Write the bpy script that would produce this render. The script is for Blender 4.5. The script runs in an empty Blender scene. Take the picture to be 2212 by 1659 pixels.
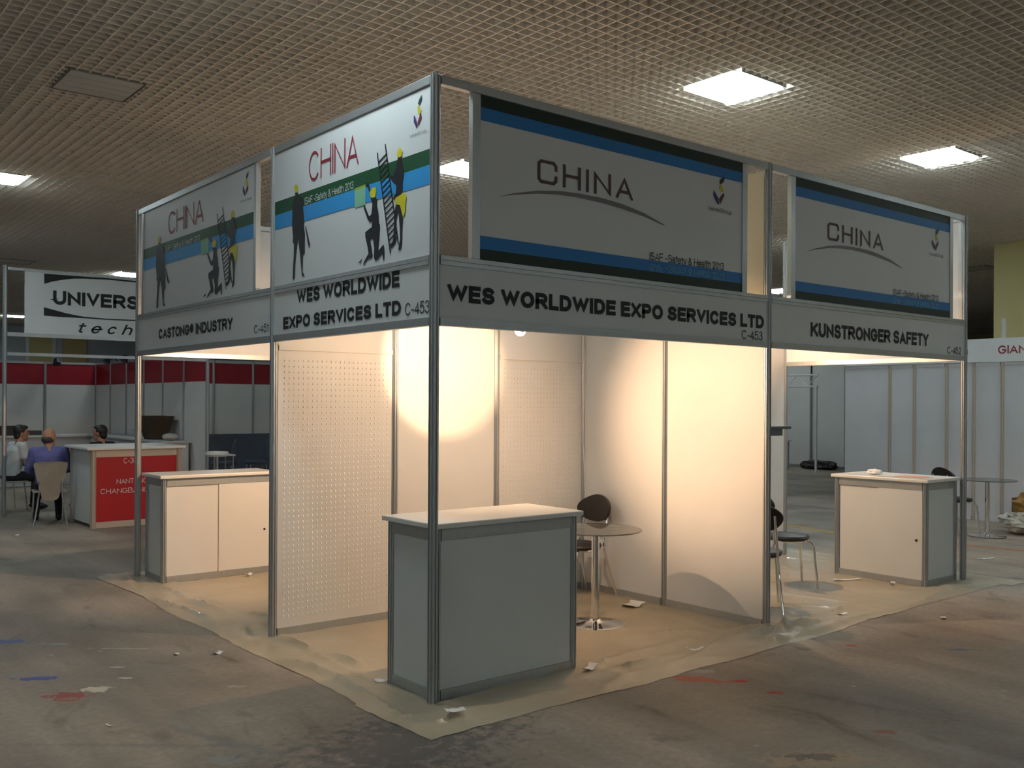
import bpy, bmesh, math, random
from mathutils import Vector, Matrix, noise
from mathutils.geometry import tessellate_polygon
random.seed(7)
SC = bpy.context.scene
COL = SC.collection
R = math.radians

# ---------------------------------------------------------------- camera, world, exposure
CAM = Vector((-2.96421546, -4.30677363, 1.66680640))
YAW, PIT, ROL, FOC, PY0 = 0.886314793, 1.51528008e-03, 5.58755762e-03, 2064.99693, 866.350771
fd = Vector((math.cos(YAW)*math.cos(PIT), math.sin(YAW)*math.cos(PIT), math.sin(PIT)))
rt0 = Vector((math.sin(YAW), -math.cos(YAW), 0.0))
up0 = rt0.cross(fd)
rt = rt0*math.cos(ROL) + up0*math.sin(ROL)
up = -rt0*math.sin(ROL) + up0*math.cos(ROL)
cam_data = bpy.data.cameras.new('camera')
cam = bpy.data.objects.new('camera', cam_data)
COL.objects.link(cam)
cam.matrix_world = Matrix(((rt.x, up.x, -fd.x, CAM.x), (rt.y, up.y, -fd.y, CAM.y), (rt.z, up.z, -fd.z, CAM.z), (0, 0, 0, 1)))
cam_data.sensor_fit = 'HORIZONTAL'
cam_data.sensor_width = 36.0
cam_data.lens = 36.0*FOC/2212.0
cam_data.shift_y = (PY0-829.5)/2212.0
cam_data.clip_start = 0.05
cam_data.clip_end = 200
SC.camera = cam

W = bpy.data.worlds.new('world')
SC.world = W
W.use_nodes = True
W.node_tree.nodes['Background'].inputs[0].default_value = (0.05, 0.055, 0.06, 1)
W.node_tree.nodes['Background'].inputs[1].default_value = 1.0

vs = SC.view_settings
SC.display_settings.display_device = 'sRGB'
vs.view_transform = 'Standard'
vs.look = 'None'
vs.gamma = 1.0
vs.use_curve_mapping = False
vs.exposure = 1.15
SC.cycles.use_denoising = True
SC.cycles.max_bounces = 7
SC.cycles.diffuse_bounces = 4
SC.cycles.glossy_bounces = 4
SC.cycles.transparent_max_bounces = 10
SC.cycles.sample_clamp_indirect = 4.0

TUBE_STRENGTH = 12.8          # ceiling tubes
SPOT_WATT = 15.5              # booth spotlights
COOL = (0.80, 0.97, 1.0)
WARM = (1.0, 0.635, 0.37)

def ray(x, y): return fd + rt*((x-1106.0)/FOC) + up*((PY0-y)/FOC)
def onX(x, y, X): q = ray(x, y); return CAM + q*((X-CAM.x)/q.x)
def onY(x, y, Y): q = ray(x, y); return CAM + q*((Y-CAM.y)/q.y)
def onZ(x, y, Z): q = ray(x, y); return CAM + q*((Z-CAM.z)/q.z)

# ---------------------------------------------------------------- materials
def mat(name, col, rough=0.5, metal=0.0, spec=0.5, emit=None, estr=0.0, alpha=1.0, trans=0.0, coat=0.0):
    m = bpy.data.materials.new(name)
    m.use_nodes = True
    b = m.node_tree.nodes['Principled BSDF']
    b.inputs['Base Color'].default_value = (*col, 1)
    b.inputs['Roughness'].default_value = rough
    b.inputs['Metallic'].default_value = metal
    b.inputs['Specular IOR Level'].default_value = spec
    b.inputs['Alpha'].default_value = alpha
    b.inputs['Transmission Weight'].default_value = trans
    b.inputs['Coat Weight'].default_value = coat
    if emit:
        b.inputs['Emission Color'].default_value = (*emit, 1)
        b.inputs['Emission Strength'].default_value = estr
    return m

def vary(m, scale=6.0, amt=0.12, bump=0.0, coord='Object', stretch=None):
    """mottle a plain material a little with noise"""
    nt = m.node_tree; b = nt.nodes['Principled BSDF']
    base = tuple(b.inputs['Base Color'].default_value)[:3]
    tc = nt.nodes.new('ShaderNodeTexCoord')
    n = nt.nodes.new('ShaderNodeTexNoise'); n.inputs['Scale'].default_value = scale; n.inputs['Detail'].default_value = 5
    src = tc.outputs[coord]
    if stretch:
        mp = nt.nodes.new('ShaderNodeMapping'); mp.inputs['Scale'].default_value = stretch
        nt.links.new(src, mp.inputs['Vector']); src = mp.outputs[0]
    nt.links.new(src, n.inputs['Vector'])
    r = nt.nodes.new('ShaderNodeValToRGB')
    r.color_ramp.elements[0].position = 0.3; r.color_ramp.elements[1].position = 0.7
    r.color_ramp.elements[0].color = (*[c*(1-amt) for c in base], 1)
    r.color_ramp.elements[1].color = (*[min(1, c*(1+amt)) for c in base], 1)
    nt.links.new(n.outputs['Fac'], r.inputs['Fac'])
    nt.links.new(r.outputs['Color'], b.inputs['Base Color'])
    if bump:
        bp = nt.nodes.new('ShaderNodeBump'); bp.inputs['Strength'].default_value = bump; bp.inputs['Distance'].default_value = 0.01
        nt.links.new(n.outputs['Fac'], bp.inputs['Height']); nt.links.new(bp.outputs[0], b.inputs['Normal'])
    return m

M = {}
M['alu'] = vary(mat('anodised_aluminium', (0.50, 0.52, 0.53), 0.42, 0.75), 40, 0.04, 0, 'Object', (1, 1, 0.05))
M['alu_dark'] = mat('grooved_aluminium', (0.36, 0.38, 0.40), 0.45, 0.7)
M['white'] = vary(mat('white_laminate', (0.74, 0.73, 0.71), 0.42), 3, 0.02)
M['board'] = vary(mat('white_sign_board', (0.72, 0.74, 0.75), 0.5), 3, 0.015)
M['warmlit_board'] = vary(mat('warm_lit_board', (0.66, 0.58, 0.40), 0.6), 3, 0.03)  # warm lamp spill put into the board's colour
M['top'] = vary(mat('white_countertop', (0.78, 0.77, 0.74), 0.32), 4, 0.02)
M['gboard'] = vary(mat('white_front_panel', (0.66, 0.68, 0.67), 0.5), 3, 0.02)
M['ink'] = mat('black_lettering', (0.012, 0.013, 0.015), 0.6)
M['inkgrey'] = mat('grey_lettering', (0.06, 0.06, 0.065), 0.6)
M['red_ink'] = mat('red_lettering', (0.30, 0.02, 0.04), 0.6)
M['plum'] = mat('plum_lettering', (0.11, 0.055, 0.075), 0.6)
M['white_ink'] = mat('white_lettering', (0.75, 0.78, 0.78), 0.6)
M['pale_blue_ink'] = mat('pale_blue_lettering', (0.18, 0.42, 0.60), 0.6)
M['green'] = mat('dark_green_print', (0.008, 0.075, 0.028), 0.55)
M['dgreen'] = mat('darkest_green_print', (0.006, 0.022, 0.014), 0.55)
M['blue'] = mat('sky_blue_print', (0.028, 0.30, 0.68), 0.55)
M['rblue'] = mat('blue_print', (0.020, 0.19, 0.52), 0.55)
M['mint'] = mat('mint_print', (0.24, 0.52, 0.34), 0.55)
M['lime'] = mat('lime_print', (0.32, 0.42, 0.03), 0.55)
M['yellow'] = mat('yellow_print', (0.62, 0.56, 0.02), 0.55)
M['figure'] = mat('black_figure_print', (0.014, 0.016, 0.022), 0.55)
M['arc'] = mat('grey_arc_print', (0.22, 0.20, 0.22), 0.55)
M['teal'] = mat('teal_print', (0.01, 0.05, 0.055), 0.55)
M['violet'] = mat('violet_print', (0.05, 0.03, 0.14), 0.55)
M['maroon'] = mat('maroon_print', (0.14, 0.015, 0.035), 0.55)
M['black'] = vary(mat('black_plastic', (0.012, 0.012, 0.013), 0.5), 12, 0.1)
M['vinyl'] = vary(mat('black_vinyl', (0.016, 0.013, 0.012), 0.42), 30, 0.15, 0.05)
M['chrome'] = mat('chrome', (0.78, 0.78, 0.79), 0.08, 1.0)
M['paper'] = vary(mat('white_paper', (0.86, 0.85, 0.84), 0.7), 8, 0.03)
M['tubeglow'] = mat('lit_tube', (0.9, 0.9, 0.9), 0.4, emit=(0.80, 0.96, 1.0), estr=TUBE_STRENGTH)
M['tubeoff'] = mat('unlit_diffuser', (0.62, 0.62, 0.58), 0.5)
M['tray'] = mat('lamp_tray', (0.75, 0.75, 0.74), 0.5)
M['rim'] = mat('grey_lamp_rim', (0.30, 0.29, 0.27), 0.6)
M['bulb'] = mat('lit_bulb', (1, 0.9, 0.7), 0.3, emit=(1.0, 0.80, 0.55), estr=14.0)
M['spotbody'] = mat('grey_lamp_body', (0.45, 0.45, 0.44), 0.4, 0.5)
M['redpanel'] = vary(mat('red_panel', (0.46, 0.002, 0.012), 0.5), 3, 0.05)
M['redband'] = vary(mat('dark_red_band', (0.30, 0.003, 0.014), 0.55), 3, 0.06)
M['navy'] = vary(mat('dark_blue_grey_panel', (0.085, 0.10, 0.15), 0.5), 3, 0.08)
M['greywall'] = vary(mat('grey_partition', (0.60, 0.60, 0.62), 0.6), 2, 0.05)
M['cream'] = mat('cream_frame', (0.55, 0.48, 0.41), 0.5, 0.2)
M['yellowwall'] = vary(mat('yellow_wall_paint', (0.62, 0.54, 0.26), 0.8), 1.5, 0.05)
M['hallwall'] = vary(mat('pale_wall_paint', (0.52, 0.53, 0.58), 0.8), 0.6, 0.06)
M['darkwall'] = vary(mat('grey_wall_paint', (0.62, 0.63, 0.64), 0.8), 0.6, 0.08)
M['skin'] = vary(mat('skin', (0.42, 0.21, 0.13), 0.55), 20, 0.08)
M['hair'] = vary(mat('black_hair', (0.012, 0.010, 0.010), 0.5), 60, 0.3)
M['greyhair'] = vary(mat('dark_grey_hair', (0.045, 0.038, 0.034), 0.6), 60, 0.3)
M['whiteshirt'] = vary(mat('white_shirt', (0.55, 0.57, 0.58), 0.85), 14, 0.08, 0.2)
M['blueshirt'] = vary(mat('violet_blue_shirt', (0.12, 0.13, 0.34), 0.85), 14, 0.12, 0.2)
M['trousers'] = vary(mat('black_trousers', (0.012, 0.012, 0.016), 0.9), 14, 0.2, 0.2)
M['shoe'] = mat('black_shoe', (0.01, 0.01, 0.011), 0.45)
M['shell'] = vary(mat('grey_chair_shell', (0.40, 0.38, 0.33), 0.5), 6, 0.04)
M['bluechair'] = vary(mat('blue_grey_upholstery', (0.10, 0.13, 0.20), 0.8), 12, 0.1)
M['shade_grey'] = vary(mat('shade_grey_laminate', (0.16, 0.185, 0.195), 0.5), 3, 0.03)  # laminate darkened to stand in for the shelf's unlit side
M['card'] = vary(mat('brown_cardboard', (0.16, 0.075, 0.04), 0.85), 6, 0.15)
M['wicker'] = vary(mat('dark_brown_wicker', (0.060, 0.040, 0.022), 0.8), 70, 0.5, 0.5)
M['leaf'] = vary(mat('dry_olive_leaf', (0.10, 0.085, 0.035), 0.8), 20, 0.3)
M['ochre'] = vary(mat('ochre_wrapping', (0.36, 0.20, 0.05), 0.6), 9, 0.35, 0.3)
M['whitebag'] = vary(mat('white_plastic_wrapping', (0.55, 0.53, 0.48), 0.45), 9, 0.12, 0.3)
M['darkstuff'] = vary(mat('dark_brown_box', (0.06, 0.048, 0.046), 0.7), 9, 0.2)
M['yellowline'] = vary(mat('yellow_floor_tape', (0.50, 0.26, 0.02), 0.6), 9, 0.2)
M['orangeline'] = vary(mat('orange_floor_tape', (0.42, 0.13, 0.03), 0.6), 9, 0.25)
M['pinkpaper'] = mat('pink_printed_paper', (0.75, 0.36, 0.28), 0.7)
M['grate'] = vary(mat('beige_grid_blade', (0.88, 0.81, 0.72), 0.7, spec=0.1), 0.5, 0.05)
M['slab'] = vary(mat('ceiling_void', (0.17, 0.145, 0.12), 0.9), 0.7, 0.15)

# table glass: clear with a green cast at the edge
g = bpy.data.materials.new('table_glass'); g.use_nodes = True
nt = g.node_tree; nt.nodes.clear()
out = nt.nodes.new('ShaderNodeOutputMaterial'); mx = nt.nodes.new('ShaderNodeMixShader'); fr = nt.nodes.new('ShaderNodeFresnel')
tr = nt.nodes.new('ShaderNodeBsdfTransparent'); gl = nt.nodes.new('ShaderNodeBsdfGlossy'); df = nt.nodes.new('ShaderNodeBsdfDiffuse'); m2 = nt.nodes.new('ShaderNodeMixShader')
tr.inputs[0].default_value = (0.95, 0.98, 0.955, 1); gl.inputs['Roughness'].default_value = 0.02; fr.inputs[0].default_value = 1.5
df.inputs[0].default_value = (0.85, 0.90, 0.84, 1); m2.inputs[0].default_value = 0.13  # pale diffuse share stands in for the wall's reflection
nt.links.new(tr.outputs[0], m2.inputs[1]); nt.links.new(df.outputs[0], m2.inputs[2])
nt.links.new(fr.outputs[0], mx.inputs[0]); nt.links.new(m2.outputs[0], mx.inputs[1]); nt.links.new(gl.outputs[0], mx.inputs[2]); nt.links.new(mx.outputs[0], out.inputs[0])
M['glass'] = g

# plastic sheet: translucent tan film with sheen
g = mat('tan_plastic_film', (0.40, 0.335, 0.225), 0.34, coat=0.15)
nt = g.node_tree; b = nt.nodes['Principled BSDF']
tc = nt.nodes.new('ShaderNodeTexCoord')
n1 = nt.nodes.new('ShaderNodeTexNoise'); n1.inputs['Scale'].default_value = 1.7; n1.inputs['Detail'].default_value = 6
rp = nt.nodes.new('ShaderNodeValToRGB'); rp.color_ramp.elements[0].position = 0.3; rp.color_ramp.elements[1].position = 0.75
rp.color_ramp.elements[0].color = (0.47, 0.395, 0.275, 1); rp.color_ramp.elements[1].color = (0.63, 0.535, 0.39, 1)
n2 = nt.nodes.new('ShaderNodeTexNoise'); n2.inputs['Scale'].default_value = 14; n2.inputs['Detail'].default_value = 4; n2.inputs['Distortion'].default_value = 1.5
bp = nt.nodes.new('ShaderNodeBump'); bp.inputs['Strength'].default_value = 0.2; bp.inputs['Distance'].default_value = 0.025
nt.links.new(tc.outputs['Object'], n1.inputs['Vector']); nt.links.new(tc.outputs['Object'], n2.inputs['Vector'])
nt.links.new(n1.outputs['Fac'], rp.inputs['Fac']); nt.links.new(rp.outputs[0], b.inputs['Base Color'])
nt.links.new(n2.outputs['Fac'], bp.inputs['Height']); nt.links.new(bp.outputs[0], b.inputs['Normal'])
b.inputs['Alpha'].default_value = 0.86
M['film'] = g

# concrete floor with stains, streaks, flecks, broad patches, a painted counter shadow and paint marks
def floor_material():
    m = bpy.data.materials.new('stained_shaded_concrete'); m.use_nodes = True
    nt = m.node_tree; b = nt.nodes['Principled BSDF']
    L = nt.links.new
    tc = nt.nodes.new('ShaderNodeTexCoord'); P = tc.outputs['Object']
    def noise_n(scale, detail=5, stretch=None, dist=0.0, rot=0.0):
        n = nt.nodes.new('ShaderNodeTexNoise'); n.inputs['Scale'].default_value = scale; n.inputs['Detail'].default_value = detail; n.inputs['Distortion'].default_value = dist
        if stretch:
            mp = nt.nodes.new('ShaderNodeMapping'); mp.inputs['Scale'].default_value = stretch; mp.inputs['Rotation'].default_value = (0, 0, rot); L(P, mp.inputs['Vector']); L(mp.outputs[0], n.inputs['Vector'])
        else: L(P, n.inputs['Vector'])
        return n.outputs['Fac']
    def ramp(f, p0, p1, c0, c1):
        r = nt.nodes.new('ShaderNodeValToRGB'); r.color_ramp.elements[0].position = p0; r.color_ramp.elements[1].position = p1
        r.color_ramp.elements[0].color = (*c0, 1); r.color_ramp.elements[1].color = (*c1, 1); L(f, r.inputs['Fac']); return r.outputs[0]
    def mixc(f, a, c, mode='MIX'):
        x = nt.nodes.new('ShaderNodeMix'); x.data_type = 'RGBA'; x.blend_type = mode
        if isinstance(f, (int, float)): x.inputs[0].default_value = f
        else: L(f, x.inputs[0])
        for s, v in ((6, a), (7, c)):
            if isinstance(v, tuple): x.inputs[s].default_value = (*v, 1)
            else: L(v, x.inputs[s])
        return x.outputs[2]
    def mth(op, a, c=None):
        x = nt.nodes.new('ShaderNodeMath'); x.operation = op
        for s, v in ((0, a), (1, c)):
            if v is None: continue
            if isinstance(v, (int, float)): x.inputs[s].default_value = v
            else: L(v, x.inputs[s])
        return x.outputs[0]
    base = ramp(noise_n(0.55, 6, dist=0.6), 0.32, 0.68, (0.185, 0.160, 0.138), (0.42, 0.345, 0.28))
    streak = ramp(noise_n(1.0, 5, (2.6, 0.28, 1), 0.3), 0.35, 0.66, (0.74, 0.73, 0.71), (1.12, 1.10, 1.07))
    col = mixc(0.8, base, streak, 'MULTIPLY')
    fine = ramp(noise_n(26, 4), 0.3, 0.72, (0.80, 0.79, 0.78), (1.15, 1.15, 1.15))
    col = mixc(0.6, col, fine, 'MULTIPLY')
    smear = ramp(noise_n(1.3, 7, (1.0, 1.9, 1), 1.2, 0.5), 0.60, 0.72, (0, 0, 0), (1, 1, 1))
    col = mixc(mth('MULTIPLY', smear, 0.35), col, (0.30, 0.285, 0.265))
    dirt = ramp(noise_n(2.1, 7, (1.6, 0.8, 1), 0.9, -0.3), 0.60, 0.74, (0, 0, 0), (1, 1, 1))
    col = mixc(mth('MULTIPLY', dirt, 0.55), col, (0.055, 0.048, 0.042))
    # flecks of plaster
    v = nt.nodes.new('ShaderNodeTexVoronoi'); v.inputs['Scale'].default_value = 3.2; L(P, v.inputs['Vector'])
    sp = nt.nodes.new('ShaderNodeSeparateColor'); L(v.outputs['Color'], sp.inputs[0])
    edge = mth('ADD', v.outputs['Distance'], mth('MULTIPLY', noise_n(24, 3), 0.10))
    f = mth('MULTIPLY', mth('LESS_THAN', edge, 0.10), mth('GREATER_THAN', sp.outputs[0], 0.5))
    col = mixc(mth('MULTIPLY', f, 0.6), col, (0.50, 0.48, 0.44))
    rag = noise_n(14, 6)
    rag2 = noise_n(55, 4)
    marks_and_shade = [  # x, y in photograph frame, half-length, half-width, turn, colour, strength
        (80, 1466, 0.16, 0.045, -0.68, (0.06, 0.09, 0.36), 0.9), (18, 1386, 0.16, 0.06, -0.68, (0.06, 0.10, 0.36), 0.8),
        (150, 1502, 0.15, 0.06, -0.68, (0.33, 0.055, 0.05), 0.85), (140, 1512, 0.07, 0.03, -0.68, (0.35, 0.10, 0.04), 0.8),
        (208, 1489, 0.075, 0.060, -0.68, (0.62, 0.55, 0.46), 1.0), (270, 1465, 0.05, 0.022, -0.68, (0.55, 0.49, 0.42), 1.0), (256, 1441, 0.045, 0.018, -0.68, (0.5, 0.47, 0.42), 0.9),
        (1510, 1468, 0.18, 0.055, -0.9, (0.44, 0.10, 0.05), 0.9), (1600, 1472, 0.045, 0.030, -0.8, (0.45, 0.015, 0.025), 1.0), (1670, 1496, 0.065, 0.032, -0.8, (0.42, 0.02, 0.025), 1.0),
        (1840, 1394, 0.05, 0.03, -0.8, (0.40, 0.08, 0.05), 0.8), (2080, 1404, 0.11, 0.03, -0.8, (0.06, 0.10, 0.17), 0.7), (1910, 1580, 0.07, 0.03, -0.8, (0.32, 0.09, 0.04), 0.8),
        (1516, 1450, 0.10, 0.045, -0.6, (0.38, 0.34, 0.30), 0.8), (1760, 1640, 0.26, 0.12, -0.6, (0.50, 0.36, 0.24), 0.75), (1750, 1634, 0.14, 0.05, -0.6, (0.05, 0.05, 0.06), 0.8),
        (480, 1644, 0.11, 0.06, -0.68, (0.30, 0.30, 0.28), 0.8), (510, 1483, 0.06, 0.025, -0.68, (0.40, 0.36, 0.31), 0.7), (120, 1391, 0.10, 0.02, -0.68, (0.36, 0.36, 0.35), 0.7),
        (270, 1401, 0.22, 0.015, -0.68, (0.42, 0.42, 0.41), 0.8), (1620, 1520, 0.55, 0.03, -1.45, (0.32, 0.26, 0.20), 0.5),
        (1640, 1600, 0.8, 0.28, -1.5, (0.30, 0.235, 0.18), 0.45), (1850, 1540, 0.7, 0.16, -1.5, (0.26, 0.225, 0.19), 0.4), (870, 1610, 0.9, 0.5, 0.3, (0.075, 0.072, 0.070), 0.75),  # broad lighter brown patches, then the counter's shadow painted into the floor
        (480, 1600, 0.9, 0.04, -1.2, (0.22, 0.21, 0.20), 0.6), (350, 1610, 0.9, 0.03, -0.68, (0.21, 0.19, 0.17), 0.5)]
    for (mx_, my_, a, c, rot, colr, st) in marks_and_shade:
        p = onZ(mx_, my_, 0)
        mp = nt.nodes.new('ShaderNodeMapping'); mp.vector_type = 'TEXTURE'
        mp.inputs['Location'].default_value = (p.x, p.y, 0); mp.inputs['Rotation'].default_value = (0, 0, rot); mp.inputs['Scale'].default_value = (a, c, 1)
        L(P, mp.inputs['Vector'])
        ln = nt.nodes.new('ShaderNodeVectorMath'); ln.operation = 'LENGTH'; L(mp.outputs[0], ln.inputs[0])
        d = mth('ADD', mth('ADD', ln.outputs['Value'], mth('MULTIPLY', mth('SUBTRACT', rag, 0.5), 2.6)), mth('MULTIPLY', mth('SUBTRACT', rag2, 0.5), 1.1))
        k = ramp(d, *((0.78, 1.05) if a < 0.3 else (0.35, 1.25)), (1, 1, 1), (0, 0, 0))
        col = mixc(mth('MULTIPLY', k, st), col, colr)
    L(col, b.inputs['Base Color'])
    b.inputs['Roughness'].default_value = 0.62
    b.inputs['Specular IOR Level'].default_value = 0.35
    bpn = nt.nodes.new('ShaderNodeBump'); bpn.inputs['Strength'].default_value = 0.15; bpn.inputs['Distance'].default_value = 0.01
    L(noise_n(18, 6), bpn.inputs['Height']); L(bpn.outputs[0], b.inputs['Normal'])
    return m
M['floor'] = floor_material()

# ---------------------------------------------------------------- mesh helpers
class MB:
    def __init__(self): self.bm = bmesh.new()
    def box(self, x0, x1, y0, y1, z0, z1):
        v = [self.bm.verts.new((x, y, z)) for x in (x0, x1) for y in (y0, y1) for z in (z0, z1)]
        for f in ((0, 1, 3, 2), (4, 6, 7, 5), (0, 4, 5, 1), (2, 3, 7, 6), (0, 2, 6, 4), (1, 5, 7, 3)):
            self.bm.faces.new([v[i] for i in f])
        return self
    def ring_loft(self, rings, close=True):
        vr = [[self.bm.verts.new(p) for p in r] for r in rings]
        n = len(vr[0])
        for a, c in zip(vr, vr[1:]):
            for i in range(n):
                j = (i+1) % n
                self.bm.faces.new((a[i], a[j], c[j], c[i]))
        if close:
            self.bm.faces.new(list(reversed(vr[0]))); self.bm.faces.new(vr[-1])
        return self
    def prism(self, prof, z0, z1, cx=0, cy=0):
        return self.ring_loft([[(cx+x, cy+y, z) for x, y in prof] for z in (z0, z1)])
    def tube(self, pts, r, seg=10):
        pts = [Vector(p) for p in pts]
        rs = r if isinstance(r, (list, tuple)) else [r]*len(pts)
        rings = []; ref = None
        for i, p in enumerate(pts):
            t = (pts[min(i+1, len(pts)-1)] - pts[max(i-1, 0)]).normalized()
            if ref is None:
                ref = Vector((0, 0, 1)) if abs(t.z) < 0.9 else Vector((1, 0, 0))
            a = (ref - t*ref.dot(t)).normalized(); c = t.cross(a); ref = a
            rings.append([p + (a*math.cos(k*2*math.pi/seg) + c*math.sin(k*2*math.pi/seg))*rs[i] for k in range(seg)])
        return self.ring_loft(rings)
    def lathe(self, prof, seg=32, cx=0, cy=0):
        rings = [[(cx+max(r, 1e-4)*math.cos(k*2*math.pi/seg), cy+max(r, 1e-4)*math.sin(k*2*math.pi/seg), z) for k in range(seg)] for r, z in prof]
        return self.ring_loft(rings)
    def poly(self, pts, n, th=0.001):
        """flat outline in any plane, given thickness th along n"""
        n = Vector(n); a = [self.bm.verts.new(Vector(p)+n*th) for p in pts]; c = [self.bm.verts.new(Vector(p)) for p in pts]
        if len(a) <= 4:
            self.bm.faces.new(a); self.bm.faces.new(list(reversed(c)))
        else:
            for t3 in tessellate_polygon([[v.co for v in a]]):
                for vv in (a, c):
                    try: self.bm.faces.new([vv[i] for i in t3])
                    except ValueError: pass
        for i in range(len(a)):
            j = (i+1) % len(a)
            self.bm.faces.new((a[j], a[i], c[i], c[j]))
        return self
    def ellipsoid(self, c, r, seg=14, rot=None):
        c = Vector(c); m = Matrix.Translation(c)
        if rot is not None: m = m @ rot.to_4x4()
        m = m @ Matrix.Diagonal((r[0], r[1], r[2], 1))
        bmesh.ops.create_uvsphere(self.bm, u_segments=seg, v_segments=max(6, seg*2//3), radius=1.0, matrix=m)
        return self
    def capsule(self, p0, r0, p1, r1, seg=12):
        p0, p1 = Vector(p0), Vector(p1)
        self.tube([p0, p1], [r0, r1], seg); self.ellipsoid(p0, (r0,)*3, seg); self.ellipsoid(p1, (r1,)*3, seg)
        return self
    def mesh(self, name, m, origin=None, smooth=False):
        bmesh.ops.recalc_face_normals(self.bm, faces=self.bm.faces)
        if origin is not None: bmesh.ops.translate(self.bm, verts=self.bm.verts, vec=-Vector(origin))
        me = bpy.data.meshes.new(name); self.bm.to_mesh(me); self.bm.free()
        if smooth:
            for p in me.polygons: p.use_smooth = True
            try: me.set_sharp_from_angle(angle=R(38))
            except Exception: pass
        if m is not None: me.materials.append(m)
        return me
    def build(self, name, m, parent=None, smooth=False, bevel=0.0):
        """vertices are given in world space; the object sits at its parent's origin"""
        org = None
        p = parent
        while p is not None:
            if p.type == 'EMPTY': org = p.location.copy(); break
            p = p.parent
        o = bpy.data.objects.new(name, self.mesh(name, m, org, smooth))
        COL.objects.link(o)
        if parent is not None: o.parent = parent
        if bevel:
            md = o.modifiers.new('edge', 'BEVEL'); md.width = bevel; md.segments = 2; md.limit_method = 'ANGLE'
        return o

def tag(o, label, cat, group=None, kind=None):
    o['label'] = label; o['category'] = cat
    if group: o['group'] = group
    o['kind'] = kind or 'thing'
    return o
def thing(name, label, cat, loc=(0, 0, 0), group=None):
    o = bpy.data.objects.new(name, None); COL.objects.link(o)
    o.location = loc; o.empty_display_size = 0.1
    return tag(o, label, cat, group)
def struct(mb, name, m):
    o = mb.build(name, m); o['kind'] = 'structure'; return o
def dup(root, loc, rz, label, group=None):
    r = root.copy(); COL.objects.link(r); r.location = loc; r.rotation_euler = (0, 0, rz); r['label'] = label
    if group: r['group'] = group
    for ch in list(root.children):
        c = ch.copy(); COL.objects.link(c); c.parent = r
        for gc in list(ch.children):
            d = gc.copy(); COL.objects.link(d); d.parent = c
    return r

def post_profile(r=0.027):
    """octagonal system post with a groove in every face"""
    pts = []
    for k in range(8):
        a = k*math.pi/4
        n = Vector((math.cos(a), math.sin(a))); t = Vector((-n.y, n.x)); hw = r*math.tan(math.pi/8)
        for u, dpt in ((-hw, 0), (-hw*0.36, 0), (-hw*0.36, 0.0075), (hw*0.36, 0.0075), (hw*0.36, 0)):
            q = n*(r-dpt) + t*u; pts.append((q.x, q.y))
    return pts
PROF = post_profile()

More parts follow.
